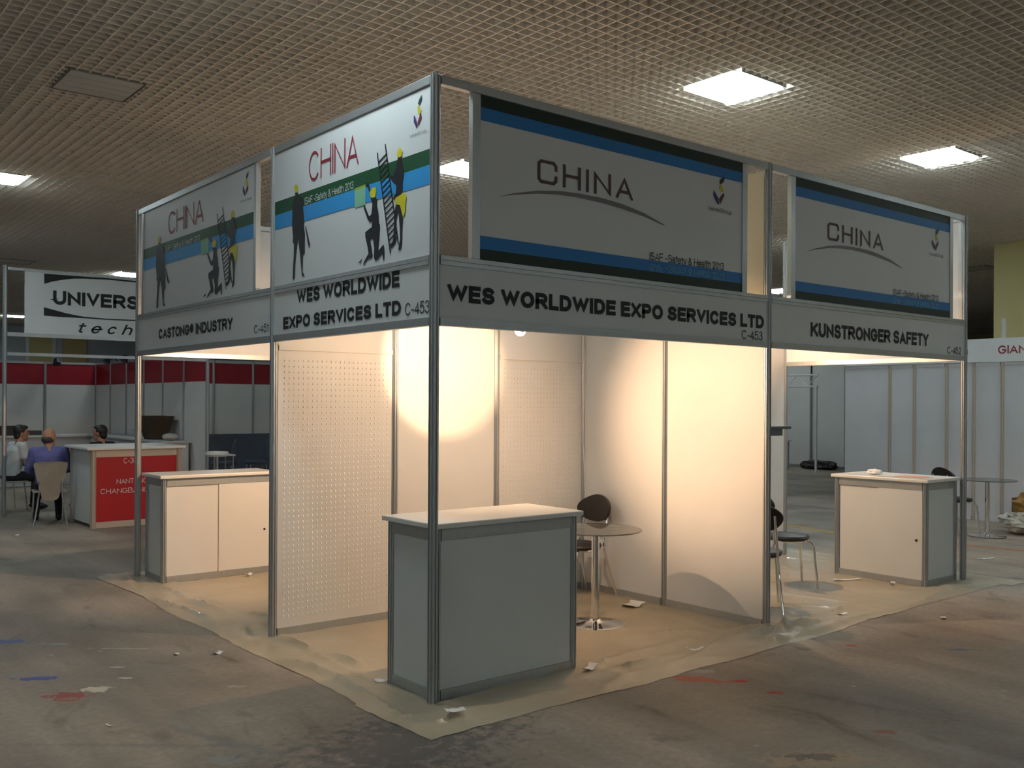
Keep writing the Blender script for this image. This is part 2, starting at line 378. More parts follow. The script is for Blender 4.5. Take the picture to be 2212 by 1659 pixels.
# plain grotesque letters drawn as strokes: width, then stroke centre lines in a unit box
def arc(cx, cy, rx, ry, a0, a1, n=12): return [(cx+rx*math.cos(R(a0+(a1-a0)*k/n)), cy+ry*math.sin(R(a0+(a1-a0)*k/n))) for k in range(n+1)]
def xa(*p): return [q for c in p for q in c]
LETTERS = {
 'A': (0.96, [[(0, 0), (0.5, 1), (1, 0)], [(0.19, 0.30), (0.81, 0.30)]]),
 'B': (0.90, [xa([(0, 0.53), (0.6, 0.53)], arc(0.62, 0.265, 0.38, 0.265, 90, -90), [(0, 0), (0, 1)], arc(0.58, 0.765, 0.36, 0.235, 90, -90), [(0.55, 0.53)])]),
 'C': (0.96, [arc(0.5, 0.5, 0.5, 0.5, 42, 318, 22)]), '\u00c7': (0.98, [[(1, 0.70), (1, 0.86), (0.86, 1), (0.12, 1), (0, 0.88), (0, 0.12), (0.12, 0), (0.86, 0), (1, 0.14), (1, 0.30)]]),
 'D': (0.94, [xa([(0, 0), (0, 1), (0.4, 1)], arc(0.45, 0.5, 0.55, 0.5, 90, -90, 16), [(0, 0)])]),
 'E': (0.82, [[(1, 1), (0, 1), (0, 0), (1, 0)], [(0, 0.52), (0.92, 0.52)]]), 'F': (0.76, [[(1, 1), (0, 1), (0, 0)], [(0, 0.50), (0.88, 0.50)]]),
 'G': (1.0, [xa(arc(0.5, 0.5, 0.5, 0.5, 42, 325, 22), [(1, 0.46), (0.56, 0.46)])]), 'H': (0.92, [[(0, 0), (0, 1)], [(1, 0), (1, 1)], [(0, 0.53), (1, 0.53)]]),
 'I': (0.0, [[(0.5, 0), (0.5, 1)]]), 'K': (0.94, [[(0, 0), (0, 1)], [(0.96, 1), (0.06, 0.40)], [(0.34, 0.58), (1, 0)]]), 'L': (0.76, [[(0, 1), (0, 0), (1, 0)]]),
 'N': (0.92, [[(0, 0), (0, 1), (1, 0), (1, 1)]]), 'O': (1.02, [arc(0.5, 0.5, 0.5, 0.5, 0, 360, 28)]), 'P': (0.86, [xa([(0, 0), (0, 1), (0.55, 1)], arc(0.6, 0.72, 0.40, 0.28, 90, -90), [(0, 0.44)])]),
 'R': (0.94, [xa([(0, 0), (0, 1), (0.55, 1)], arc(0.6, 0.735, 0.38, 0.265, 90, -90), [(0, 0.47)]), [(0.52, 0.47), (0.98, 0)]]),
 'S': (0.88, [xa(arc(0.5, 0.755, 0.46, 0.245, 25, 250, 14), arc(0.5, 0.255, 0.5, 0.255, 75, -158, 14))]), 'T': (0.84, [[(0, 1), (1, 1)], [(0.5, 1), (0.5, 0)]]),
 'U': (0.92, [xa([(0, 1), (0, 0.36)], arc(0.5, 0.36, 0.5, 0.36, 180, 360, 14), [(1, 1)])]), 'V': (0.92, [[(0, 1), (0.5, 0), (1, 1)]]),
 'W': (1.34, [[(0, 1), (0.25, 0), (0.5, 1), (0.75, 0), (1, 1)]]), 'X': (0.90, [[(0, 0), (1, 1)], [(0, 1), (1, 0)]]), 'Y': (0.90, [[(0, 1), (0.5, 0.44), (1, 1)], [(0.5, 0.44), (0.5, 0)]]),
 '0': (0.72, [arc(0.5, 0.5, 0.5, 0.5, 0, 360, 24)]), '1': (0.46, [[(0, 0.76), (0.5, 0.84), (0.8, 1), (0.8, 0)]]),
 '2': (0.72, [xa(arc(0.5, 0.71, 0.5, 0.29, 165, -25, 12), [(0, 0), (1, 0)])]), '3': (0.72, [xa(arc(0.48, 0.765, 0.44, 0.235, 155, -90, 12), arc(0.48, 0.27, 0.52, 0.27, 85, -158, 12))]),
 '4': (0.76, [[(0.74, 0), (0.74, 1), (0, 0.27), (1, 0.27)]]), '5': (0.72, [xa([(0.9, 1), (0.18, 1), (0.06, 0.47)], arc(0.48, 0.34, 0.52, 0.34, 135, -158, 14))]),
 '-': (0.42, [[(0, 0.38), (1, 0.38)]]), '\u2013': (0.62, [[(0, 0.38), (1, 0.38)]]), '&': (0.92, [[(1, 0), (0.18, 0.80), (0.24, 0.97), (0.46, 1), (0.62, 0.90), (0.58, 0.72), (0.08, 0.38), (0.02, 0.18), (0.20, 0.01), (0.52, 0), (0.92, 0.44)]]),
 '\u00ae': (0.78, [arc(0.5, 0.62, 0.5, 0.38, 0, 360, 18), [(0.36, 0.44), (0.36, 0.80), (0.58, 0.80), (0.64, 0.70), (0.58, 0.62), (0.36, 0.62)], [(0.52, 0.62), (0.66, 0.44)]]),
 'a': (0.70, [xa([(0.06, 0.56)], arc(0.46, 0.55, 0.40, 0.17, 150, 0, 8), [(0.86, 0.1), (1, 0)]), arc(0.42, 0.20, 0.42, 0.20, 20, 340, 12)]), 'c': (0.66, [arc(0.5, 0.36, 0.5, 0.36, 45, 315, 14)]),
 'd': (0.72, [[(1, 0), (1, 1)], arc(0.5, 0.36, 0.5, 0.36, 0, 360, 16)]), 'e': (0.70, [xa([(0, 0.36), (1, 0.36)], arc(0.5, 0.36, 0.5, 0.36, 0, 318, 16))]), 'f': (0.40, [xa([(0.4, 0), (0.4, 0.8)], arc(0.85, 0.8, 0.45, 0.2, 180, 90, 6)), [(0, 0.70), (1, 0.70)]]),
 'h': (0.68, [[(0, 0), (0, 1)], xa([(0, 0.42)], arc(0.5, 0.44, 0.5, 0.28, 180, 0, 10), [(1, 0)])]), 'l': (0.0, [[(0.5, 0), (0.5, 1)]]), 'n': (0.68, [[(0, 0), (0, 0.72)], xa([(0, 0.42)], arc(0.5, 0.44, 0.5, 0.28, 180, 0, 10), [(1, 0)])]),
 'o': (0.72, [arc(0.5, 0.36, 0.5, 0.36, 0, 360, 18)]), 'p': (0.72, [[(0, -0.28), (0, 0.72)], arc(0.5, 0.36, 0.5, 0.36, 0, 360, 16)]), 'r': (0.42, [[(0, 0), (0, 0.72)], xa([(0, 0.45)], arc(0.9, 0.42, 0.9, 0.30, 180, 90, 6))]),
 't': (0.50, [xa([(0.4, 0.92), (0.4, 0.14)], arc(0.85, 0.14, 0.45, 0.14, 180, 270, 6)), [(0, 0.70), (1, 0.70)]]), 'u': (0.68, [xa([(0, 0.72), (0, 0.28)], arc(0.5, 0.28, 0.5, 0.28, 180, 360, 10), [(1, 0.72)]), [(1, 0), (1, 0.4)]]),
 'v': (0.66, [[(0, 0.72), (0.5, 0), (1, 0.72)]]), 'y': (0.66, [[(0, 0.72), (0.52, 0)], [(1, 0.72), (0.42, -0.20), (0.1, -0.26)]]), ' ': (0.22, []),
}
def ribbon(pts, h):
    """outline quads of a stroke of half thickness h"""
    pts = [Vector(p) for p in pts]; closed = (pts[0]-pts[-1]).length < 1e-4
    if closed: pts = pts[:-1]
    else:
        pts[0] = pts[0]-(pts[1]-pts[0]).normalized()*h; pts[-1] = pts[-1]+(pts[-1]-pts[-2]).normalized()*h   # square ends
    n = len(pts); L_, R_ = [], []
    for i in range(n):
        a = pts[i-1] if (i > 0 or closed) else None; c = pts[(i+1) % n] if (i < n-1 or closed) else None
        d0 = (pts[i]-a).normalized() if a is not None else None; d1 = (c-pts[i]).normalized() if c is not None else None
        d0 = d0 or d1; d1 = d1 or d0
        n0, n1 = Vector((-d0.y, d0.x)), Vector((-d1.y, d1.x)); m_ = n0+n1
        m_ = n0 if m_.length < 0.2 else m_.normalized(); k = h/max(0.36, m_.dot(n0))
        L_.append(pts[i]+m_*k); R_.append(pts[i]-m_*k)
    return [(L_[i], L_[(i+1) % n], R_[(i+1) % n], R_[i]) for i in range(n if closed else n-1)]
_tc = {}
def text_mb(mb, body, P, U, V, N, bold=0.0, shear=0.0, th=0.0012, spacing=1.0):
    """bold is the stroke weight as a share of the capital height"""
    key = (body, bold, shear, spacing)
    if key not in _tc:
        quads, pen, t_ = [], 0.0, bold
        for ch_ in body:
            w, st = LETTERS[ch_]
            w = max(w, t_) if ch_ != ' ' else w
            for si, pl in enumerate(st):
                for q in ribbon([(pen+t_/2+x*(w-t_)*(1 if w > t_ else 0), t_/2+y*(1-t_)) for x, y in pl], t_/2):
                    q = [(p.x, min(1.0, max(-0.4 if ch_ in 'py' else 0.0, p.y))) for p in q]
                    quads.append(([(a+shear*b_, b_) for a, b_ in q], si))
            pen += w+(0.10 if ch_ != ' ' else 0.16)*spacing
        xs = [p[0] for q, k in quads for p in q]; ys = [p[1] for q, k in quads for p in q]
        x0, x1, y0, y1 = min(xs), max(xs), min(ys), max(ys)
        _tc[key] = [([((x-x0)/(x1-x0), (y-y0)/(y1-y0)) for x, y in q], k) for q, k in quads]
    P, U, V, N = Vector(P), Vector(U), Vector(V), Vector(N)
    for q, k in _tc[key]:
        bv = [mb.bm.verts.new(P + U*x + V*y + N*(th+0.0003*k)) for x, y in q]
        try: fc = mb.bm.faces.new(bv)
        except ValueError: continue
        fc.normal_update()
        if fc.normal.dot(N) < 0: fc.normal_flip()
    return mb
def lettering(body, plane, x0, yb0, yt0, x1, yb1, yt1, m, parent, name='lettering', bold=0.02, shear=0.0, lift=0.0, spacing=1.0, flip=False):
    """text box from its photograph corners: left edge bottom/top, right edge bottom/top, on a real plane"""
    ax, val, N = plane
    f = {'x': onX, 'y': onY}[ax]
    a, b_, c = f(x0, yb0, val), f(x0, yt0, val), f(x1, yb1, val)
    d = f(x1, yt1, val)
    V = Vector((0, 0, ((b_-a).z + (d-c).z)/2))
    U = c-a; U.z = 0
    zb = (a.z + c.z)/2
    P = Vector((a.x, a.y, zb))
    if flip: P = P + V; V = -V
    mb = MB(); text_mb(mb, body, P + Vector(N)*lift, U, V, N, bold, shear, spacing=spacing)
    return mb.build(name, m, parent)

def blob(name, pieces, m, parent, voxel=0.012, smooth_it=6):
    """one continuous skin over tapered limbs and rounded masses"""
    mb = MB()
    for p in pieces:
        if p[0] == 'c': mb.capsule(*p[1:])
        else: mb.ellipsoid(p[1], p[2], 16, p[3] if len(p) > 3 else None)
    me = mb.mesh('tmp', None)
    o = bpy.data.objects.new('tmp', me); COL.objects.link(o)
    r = o.modifiers.new('r', 'REMESH'); r.mode = 'VOXEL'; r.voxel_size = voxel; r.use_smooth_shade = True
    s = o.modifiers.new('s', 'SMOOTH'); s.iterations = smooth_it; s.factor = 0.5
    dg = bpy.context.evaluated_depsgraph_get(); dg.update()
    nm = bpy.data.meshes.new_from_object(o.evaluated_get(dg)); nm.name = name
    bpy.data.objects.remove(o); bpy.data.meshes.remove(me)
    for p in nm.polygons: p.use_smooth = True
    nm.materials.clear(); nm.materials.append(m)
    q = bpy.data.objects.new(name, nm); COL.objects.link(q); q.parent = parent
    return q

# ---------------------------------------------------------------- the hall
CEIL = 4.30
struct(MB().box(-9, 33, -11, 33, -0.2, 0.0), 'floor', M['floor'])
struct(MB().box(-9, 33, -11, 33, CEIL+0.42, CEIL+0.55), 'ceiling', M['slab'])
LIT = [(3.50, 0.70, 'lit ceiling light above the blue banded banner, largest in view'),
       (7.00, 0.70, 'lit ceiling light above the rightmost banner'),
       (-0.60, 8.30, 'lit ceiling light cut off by the left edge of the photo'),
       (3.50, 4.40, 'lit ceiling light seen through the slot between corner post and banner'),
       (3.50, 16.2, 'lit ceiling light just above the black UNIVERSAL sign'),
       (15.9, 9.00, 'small distant lit ceiling light in the slot beside the rightmost banner'),
       (3.9, 28.8, 'far lit ceiling light in the gap left of the UNIVERSAL sign')]
# unseen lights; the first inferred from the lit sign, the rest added as fill
MORE = [(-0.6, 0.5, 'lit ceiling light just above the picture over the corner booth'),
        (-4.6, 8.3, 'added fill light on the ceiling, out of view beyond the left edge'), (-0.6, 12.4, 'added fill light on the ceiling over the seated people'),
        (7.0, 20.2, 'added fill light on the ceiling over the far stands on the left'), (11.3, 12.7, 'added fill light on the ceiling over the stands behind the island'),
        (-0.5, 24.4, 'added fill light on the ceiling far down the left aisle'), (8.9, -3.2, 'added fill light on the ceiling over the right aisle'),
        (-4.6, -7.4, 'added fill light on the ceiling behind the camera'), (17.5, 12.5, 'added fill light on the ceiling over the far white stand'),
        (3.5, -7.4, 'added fill light on the ceiling over the aisle behind the camera, right'), (-7.0, 0.5, 'added fill light on the ceiling left of the camera'),
        (10.5, -0.5, 'added fill light on the ceiling over the right stand beyond the picture edge'), (10.5, 4.4, 'added fill light on the ceiling, hidden behind the rightmost banner'), (7.0, 4.4, 'added fill light on the ceiling, hidden behind the large blue banded banner'),
        (7.0, -7.4, 'added fill light on the ceiling near the south wall, right'), (0.0, -9.2, 'added fill light on the ceiling near the south wall'), (-7.0, -3.2, 'added fill light on the ceiling near the west wall')]
UNLIT = [(-0.6, 4.10, 'unlit grey ceiling panel light, upper left of the ceiling'),
         (15.6, 4.30, 'unlit pale ceiling panel light beside the yellow wall'),
         (1.2, 15.8, 'unlit ceiling panel light above the left gap of the UNIVERSAL sign')]
FIX = [(f[0], f[1]) for f in LIT+MORE+UNLIT]
def spans(lo, hi, cuts):
    cur = lo
    for c0, c1 in sorted(cuts):
        if c0 > cur: yield cur, c0
        cur = max(cur, c1)
    if hi > cur: yield cur, hi
mb = MB()
for k in range(0, 430):
    y = -10.95 + k*0.1
    if y < 33:
        for a, c in spans(-9, 33, [(fx-0.3, fx+0.3) for fx, fy in FIX if abs(fy-y) < 0.3]): mb.box(a, c, y-0.005, y+0.005, CEIL, CEIL+0.045)
for k in range(0, 420):
    x = -8.95 + k*0.1
    if x < 33:
        for a, c in spans(-11, 33, [(fy-0.3, fy+0.3) for fx, fy in FIX if abs(fx-x) < 0.3]): mb.box(x-0.005, x+0.005, a, c, CEIL+0.0006, CEIL+0.0444)
struct(mb, 'ceiling_2', M['grate'])
struct(MB().box(-9.2, 33.2, 33, 33.2, 0, CEIL+0.55), 'wall_north', M['hallwall'])
struct(MB().box(33, 33.2, -11, 33, 0, CEIL+0.55), 'wall_east', M['yellowwall'])
struct(MB().box(13.0, 16.5, -11, 2.82, 0, CEIL+0.42), 'wall_yellow', M['yellowwall'])
struct(MB().box(-9.2, -9, -11, 33, 0, CEIL+0.55), 'wall_west', M['darkwall'])
struct(MB().box(-9.2, 33.2, -11.2, -11, 0, CEIL+0.55), 'wall_south', M['darkwall'])

# ceiling fixtures: tray with four tubes
def ceiling_light(x, y, label, lit=True, first=[None, None]):
    i = 0 if lit else 1
    if first[i]: return dup(first[i], (x, y, CEIL), 0, label, first[i]['group'])
    t = thing('ceiling_light', label, 'ceiling light', (0, 0, CEIL), 'lit four-tube ceiling lights' if lit else 'unlit ceiling lights')
    hx = 0.205 if lit else 0.298
    mb = MB().box(-hx, hx, -0.298, 0.298, CEIL+0.065, CEIL+0.075)
    for q in (-1, 1): mb.box(q*hx-0.004, q*hx+0.004, -0.295, 0.295, CEIL+0.030, CEIL+0.0649)
    mb.build('reflector', M['tray'], t)
    lo = CEIL-0.010 if lit else CEIL-0.006
    for q in (-1, 1):
        if not lit: MB().box(q*0.2985-0.0012, q*0.2985+0.0012, -0.2995, 0.2995, lo, CEIL+0.05).build('rim', M['rim'], t)
        MB().box(-0.297, 0.297, q*0.2985-0.0012, q*0.2985+0.0012, lo, CEIL+0.0499).build('rim', M['rim'], t)  # thin edge added to keep tube light off the grid
    for k in range(4):
        yy = -0.21 + k*0.14
        if lit: MB().tube([(-0.29, yy, CEIL+0.020), (-0.272, yy, CEIL+0.020), (0.272, yy, CEIL+0.020), (0.29, yy, CEIL+0.020)], [0.034, 0.055, 0.055, 0.034], 10).build('tube', M['tubeglow'], t, True)
        else: MB().box(-0.285, 0.285, yy-0.066, yy+0.066, CEIL-0.004, CEIL+0.02).build('louvre', M['tubeoff'], t)
    first[i] = t
    t.location = (x, y, CEIL)
    return t
for x, y, l in LIT+MORE: ceiling_light(x, y, l)
for x, y, l in UNLIT: ceiling_light(x, y, l, False)

# ---------------------------------------------------------------- island stand: posts
X1, X2, Y1, Y2 = 3.0, 6.069, 1.984, 4.889
HT, FB, FT = 3.456, 2.085, 2.47
def post(x, y, h, label, group='aluminium system posts', m=None):
    o = MB().prism(PROF, 0.001, h, x, y).build('aluminium_post', m or M['alu'])
    return tag(o, label, 'post', group)
post(0, 0, HT, 'tall aluminium corner post at the nearest corner, beside the grey counter')
post(0, Y1, HT, 'tall aluminium post between the two CHINA banners with ladder figures')
post(0, Y2, HT, 'tall aluminium post left of the leftmost counter, at the booth end')
post(X1, 0, HT, 'tall aluminium post right of the bright wall, between the two blue banded banners')
post(X2, 0, HT, 'tall aluminium post at the right end beside the right counter')
post(X2, Y1, HT, 'aluminium post ending the wall inside the right booth')
post(1, Y1, 2.45, 'aluminium wall post at the right edge of the nearest perforated panel')
post(2, Y1, 2.45, 'aluminium wall post left of the far perforated panel')
post(X1, Y1, HT, 'aluminium post in the back corner of the middle booth')
post(X1, 1.0, 2.45, 'aluminium post in the middle of the brightly lit back wall')
post(X1, Y2, HT, 'aluminium post at the back corner of the left booth')
post(4.02, Y1, 2.45, 'aluminium wall post in the right booth, nearer the corner post')
post(5.04, Y1, 2.45, 'aluminium wall post in the right booth, nearer the open end')

# wall panels of the stands
def pegs(mb, x0, x1, z0, z1, y, s, along='x'):
    """rows of small raised peg slots on a board face"""
    nx = int((x1-x0)/0.037); nz = int((z1-z0)/0.0405)
    for i in range(nx):
        for j in range(nz):
            u = x0+(i+0.5)*(x1-x0)/nx; z = z0+(j+0.5)*(z1-z0)/nz
            w, h, d = 0.0035, 0.008, 0.006
            pts = [(u-w, y, z-h), (u+w, y, z-h), (u+w, y, z+h), (u-w, y, z+h), (u-w, y+s*d, z-h), (u+w, y+s*d, z-h)]
            if along == 'y': pts = [(p[1], p[0], p[2]) for p in pts]
            v = [mb.bm.verts.new(p) for p in pts]
            for f in ((0, 1, 5, 4), (4, 5, 2, 3), (0, 4, 3), (1, 2, 5)): mb.bm.faces.new([v[k] for k in f])
def wall_panel(along, a0, a1, c, label, m=None, h=2.45, z0=0.06, peg=None, group='white wall panels of the corner stand', rails=True, name='stand_partition', rail_mat=None):
    m = m or M['white']; t = thing(name, label, 'wall panel', ((a0+a1)/2, c, 0) if along == 'x' else (c, (a0+a1)/2, 0), group)
    g0, g1 = a0+0.029, a1-0.029
    def bx(mb, u0, u1, d0, d1, z0_, z1_):
        if along == 'x': mb.box(u0, u1, c+d0, c+d1, z0_, z1_)
        else: mb.box(c+d0, c+d1, u0, u1, z0_, z1_)
        return mb
    mb = MB()
    top = h-0.045 if rails else h
    if peg:
        bx(mb, g0, g1, -0.008, 0.008, z0, 2.03)
        pegs(mb, g0+0.03, g1-0.02, 0.12, 1.98, c+peg*0.008, peg, along)
        mb.build('perforated_board', m, t)
        bx(MB(), g0, g1, -0.008, 0.008, 2.065, top).build('header_board', m, t)
        bx(MB(), g0, g1, -0.018, 0.018, 2.03, 2.065).build('middle_rail', m, t)
    else:
        bx(mb, g0, g1, -0.008, 0.008, z0, top).build('board', m, t)
    if rails:
        bx(MB(), g0, g1, -0.018, 0.018, 0.004, z0).build('bottom_rail', rail_mat or M['alu'], t)
        bx(MB(), g0, g1, -0.018, 0.018, top, h).build('top_rail', rail_mat or M['alu'], t)
    return t
wall_panel('x', 0, 1, Y1, 'perforated white wall panel nearest the left open side of the middle booth', peg=-1)
wall_panel('x', 1, 2, Y1, 'plain white wall panel behind the corner post, lit at its top', )
wall_panel('x', 2, 3, Y1, 'perforated white wall panel in the back corner behind the counter', peg=-1)
wall_panel('y', 1.0, Y1, X1, 'white back wall panel behind the black chair and glass table')
wall_panel('y', 0, 1.0, X1, 'white back wall panel with the brightest warm light spot')
wall_panel('x', X1, 4.02, Y1, 'white wall panel inside the right booth, in its inner corner')
wall_panel('x', 4.02, 5.04, Y1, 'white wall panel inside the right booth, middle of that wall')
wall_panel('x', 5.04, X2, Y1, 'white wall panel inside the right booth, at its open end')
wall_panel('y', Y1, 2.95, X1, 'white back wall panel of the left booth nearest the perforated wall')
wall_panel('y', 2.95, 3.92, X1, 'white back wall panel of the left booth, middle one')
wall_panel('y', 3.92, Y2, X1, 'white back wall panel of the left booth, far one')

# name boards: rails, board, lettering
LP, RP = ('x', -0.0125, (-1, 0, 0)), ('y', -0.0125, (0, -1, 0))
def fascia(along, a0, a1, c, label, group='white name boards over the booth openings'):
    t = thing('name_board', label, 'sign', ((a0+a1)/2, c, FB) if along == 'x' else (c, (a0+a1)/2, FB), group)
    def bx(u0, u1, d, z0, z1):
        return MB().box(u0, u1, c-d, c+d, z0, z1) if along == 'x' else MB().box(c-d, c+d, u0, u1, z0, z1)
    bx(a0+0.028, a1-0.028, 0.011, FB+0.045, FT-0.05).build('board', M['board'], t)
    bx(a0+0.028, a1-0.028, 0.020, FB, FB+0.045).build('bottom_rail', M['alu'], t)
    mb = bx(a0+0.028, a1-0.028, 0.020, FT-0.05, FT-0.027)
    if along == 'x': mb.box(a0+0.028, a1-0.028, c-0.020, c+0.020, FT-0.024, FT)
    else: mb.box(c-0.020, c+0.020, a0+0.028, a1-0.028, FT-0.024, FT)
    mb.build('top_rail', M['alu'], t)
    return t
t = fascia('y', 0, Y1, 0, 'white name board WES WORLDWIDE EXPO SERVICES LTD in two lines, left of corner post')
lettering('WES WORLDWIDE', LP, 641, 655, 623, 863, 621, 588, M['ink'], t, bold=0.25)
lettering('EXPO SERVICES LTD', LP, 612, 709, 682, 866, 683, 652, M['ink'], t, bold=0.25)
lettering('C-453', LP, 875, 682, 654, 928, 676, 649, M['inkgrey'], t, bold=0.12)
t = fascia('y', Y1, Y2, 0, 'white name board CASTONG INDUSTRY over the leftmost booth')
lettering('CASTONG\u00ae INDUSTRY', LP, 343, 733, 710, 503, 711, 686, M['ink'], t, bold=0.24)
lettering('C-451', LP, 549, 721, 703, 580, 716, 698, M['inkgrey'], t, bold=0.12)
t = fascia('x', 0, X1, 0, 'long white name board WES WORLDWIDE EXPO SERVICES LTD in one line, right of corner post')
lettering('WES WORLDWIDE EXPO SERVICES LTD', RP, 965, 652, 615, 1650, 709, 680, M['ink'], t, bold=0.265)
lettering('C-453', RP, 1602, 733, 713, 1647, 735, 716, M['inkgrey'], t, bold=0.12)
t = fascia('x', X1, X2, 0, 'white name board KUNSTRONGER SAFETY over the right booth')
lettering('KUNSTRONGER SAFETY', RP, 1751, 727, 696, 2006, 748, 721, M['ink'], t, bold=0.24)
lettering('C-452', RP, 2046, 764, 748, 2076, 766, 751, M['inkgrey'], t, bold=0.13)
fascia('y', 0, Y1, X2, 'plain inner side of the warmly lit name board across the right booth')
fascia('x', 0, X1, Y2, 'plain inner side of the warmly lit name board across the left booth')

# top beams
def beam(along, a0, a1, c, label):
    z0, z1 = HT-0.052, HT-0.002
    mb = MB().box(a0+0.028, a1-0.028, c-0.021, c+0.021, z0, z1) if along == 'x' else MB().box(c-0.021, c+0.021, a0+0.028, a1-0.028, z0, z1)
    return tag(mb.build('top_beam', M['alu'], None, False, 0.003), label, 'beam', 'aluminium beams along the stand top')
beam('y', 0, Y1, 0, 'aluminium top beam over the large ladder banner left of the corner post')
beam('y', Y1, Y2, 0, 'aluminium top beam over the smaller leftmost banner')
beam('x', 0, X1, 0, 'aluminium top beam over the large blue banded banner')
beam('x', X1, X2, 0, 'aluminium top beam over the rightmost banner')
beam('y', 0, Y1, X2, 'aluminium top beam on the far right side of the stand')
beam('x', 0, X1, Y2, 'aluminium top beam on the far left side of the stand')

# banners
def banner(along, a0, a1, c, label, m=None, z0=FT+0.003, z1=HT-0.055, group='upper banner boards', frame=0.04):
    t = thing('banner_board', label, 'banner', ((a0+a1)/2, c, z0) if along == 'x' else (c, (a0+a1)/2, z0), group)
    def bx(mb, u0, u1, d, zz0, zz1):
        if along == 'x': mb.box(u0, u1, c-d, c+d, zz0, zz1)
        else: mb.box(c-d, c+d, u0, u1, zz0, zz1)
        return mb
    bx(MB(), a0, a1, 0.011, z0, z1).build('board', m or M['board'], t)
    if frame:
        bx(MB(), a0-frame, a0, 0.018, z0, z1).build('frame_upright', M['alu'], t)
        bx(MB(), a1, a1+frame, 0.018, z0, z1).build('frame_upright', M['alu'], t)
    return t
NX, NY = Vector((-1, 0, 0)), Vector((0, -1, 0))
# art of the ladder banner, outlined from crops of the photograph
def cA(pts): return [(590+x/6.1444, 160+y/6.1444) for x, y in pts]
def cB(pts): return [(600+x/6.506, 380+y/6.506) for x, y in pts]
def cC(pts): return [(1380+x/6.6375, 370+y/6.6375) for x, y in pts]
def cD(pts): return [(920+x/2.7197, 150+y/2.7197) for x, y in pts]
def oval(cx, cy, rx, ry, n=14): return [(cx+rx*math.cos(k*2*math.pi/n), cy+ry*math.sin(k*2*math.pi/n)) for k in range(n)]
ART = {
 'standing_figure': [cB([(250,235),(290,235),(297,270),(345,300),(365,370),(362,460),(378,640),(372,700),(386,830),(383,1090),(358,1110),(355,1260),(352,1350),(378,1395),(375,1420),(345,1402),(330,1260),(320,1120),(300,960),(292,880),(280,960),(262,1110),(250,1240),(242,1440),(213,1465),(218,1300),(230,1100),(232,960),(215,930),(220,860),(205,700),(210,520),(215,400),(238,320),(250,280)])],
 'tool': [cB([(390,700),(402,720),(458,965),(445,1005),(425,940),(402,780)]), cB([(1130,1232),(1192,1160),(1172,1212)])],
 'kneeling_figure': [cB([(1310,310),(1385,300),(1400,350),(1395,410),(1415,500),(1425,660),(1440,690),(1430,830),(1420,940),(1412,1060),(1490,965),(1500,1010),(1500,1160),(1485,1195),(1475,1080),(1400,1180),(1375,1190),(1355,1150),(1360,1010),(1340,880),(1300,895),(1320,1010),(1337,1120),(1320,1150),(1270,1165),(1205,1260),(1215,1210),(1280,1090),(1265,990),(1235,860),(1235,790),(1280,755),(1325,720),(1335,640),(1295,650),(1265,600),(1215,460),(1215,400),(1232,430),(1287,570),(1320,540),(1335,400)]),
                     cB([(1238,95),(1288,110),(1302,190),(1312,215),(1297,240),(1272,170),(1242,150)])],
 'climbing_figure': [cA([(1660,1105),(1705,1095),(1715,1180),(1735,1260),(1742,1340),(1722,1450),(1722,1570),(1690,1600),(1640,1640),(1600,1672),(1598,1640),(1632,1590),(1640,1480),(1600,1440),(1550,1375),(1545,1338),(1600,1360),(1625,1290),(1650,1180)]),
                     cB([(1665,395),(1722,405),(1745,490),(1760,600),(1750,780),(1745,960),(1730,1030),(1700,1050),(1710,960),(1725,900),(1720,740),(1705,540),(1695,500),(1672,600),(1665,760),(1660,860),(1665,920),(1630,980),(1590,1030),(1590,1000),(1625,900),(1635,760),(1640,560)])],
 'helmet': [cB(oval(265, 178, 27, 58)), cB([(1305,290),(1300,230),(1335,170),(1383,155),(1392,220),(1375,300),(1335,310)]), cA([(1650,1100),(1653,1030),(1688,972),(1718,1020),(1714,1085),(1685,1108)])],
 'belt_bag': [cB([(1660,310),(1740,262),(1760,235),(1798,258),(1812,290),(1800,400),(1790,540),(1765,580),(1742,480),(1722,410),(1660,400)])],
}
EMB_L = {'teal': cA([(1975,275),(1970,350),(1945,412),(1925,395),(1940,340)]), 'yellow': cA([(1925,412),(1950,440),(1970,490),(1945,537),(1925,520),(1920,460)]),
         'maroon': cA([(1967,522),(1970,590),(1925,692),(1920,640),(1942,570)]), 'violet': cA([(1870,545),(1887,570),(1907,640),(1915,690),(1905,720),(1870,640)])}
def LWn(p):   # photograph point on the large ladder banner -> fractions of that banner
    q = onX(p[0], p[1], -0.0125); return ((1.955-q.y)/(1.955-0.030), (q.z-2.473)/(3.401-2.473))
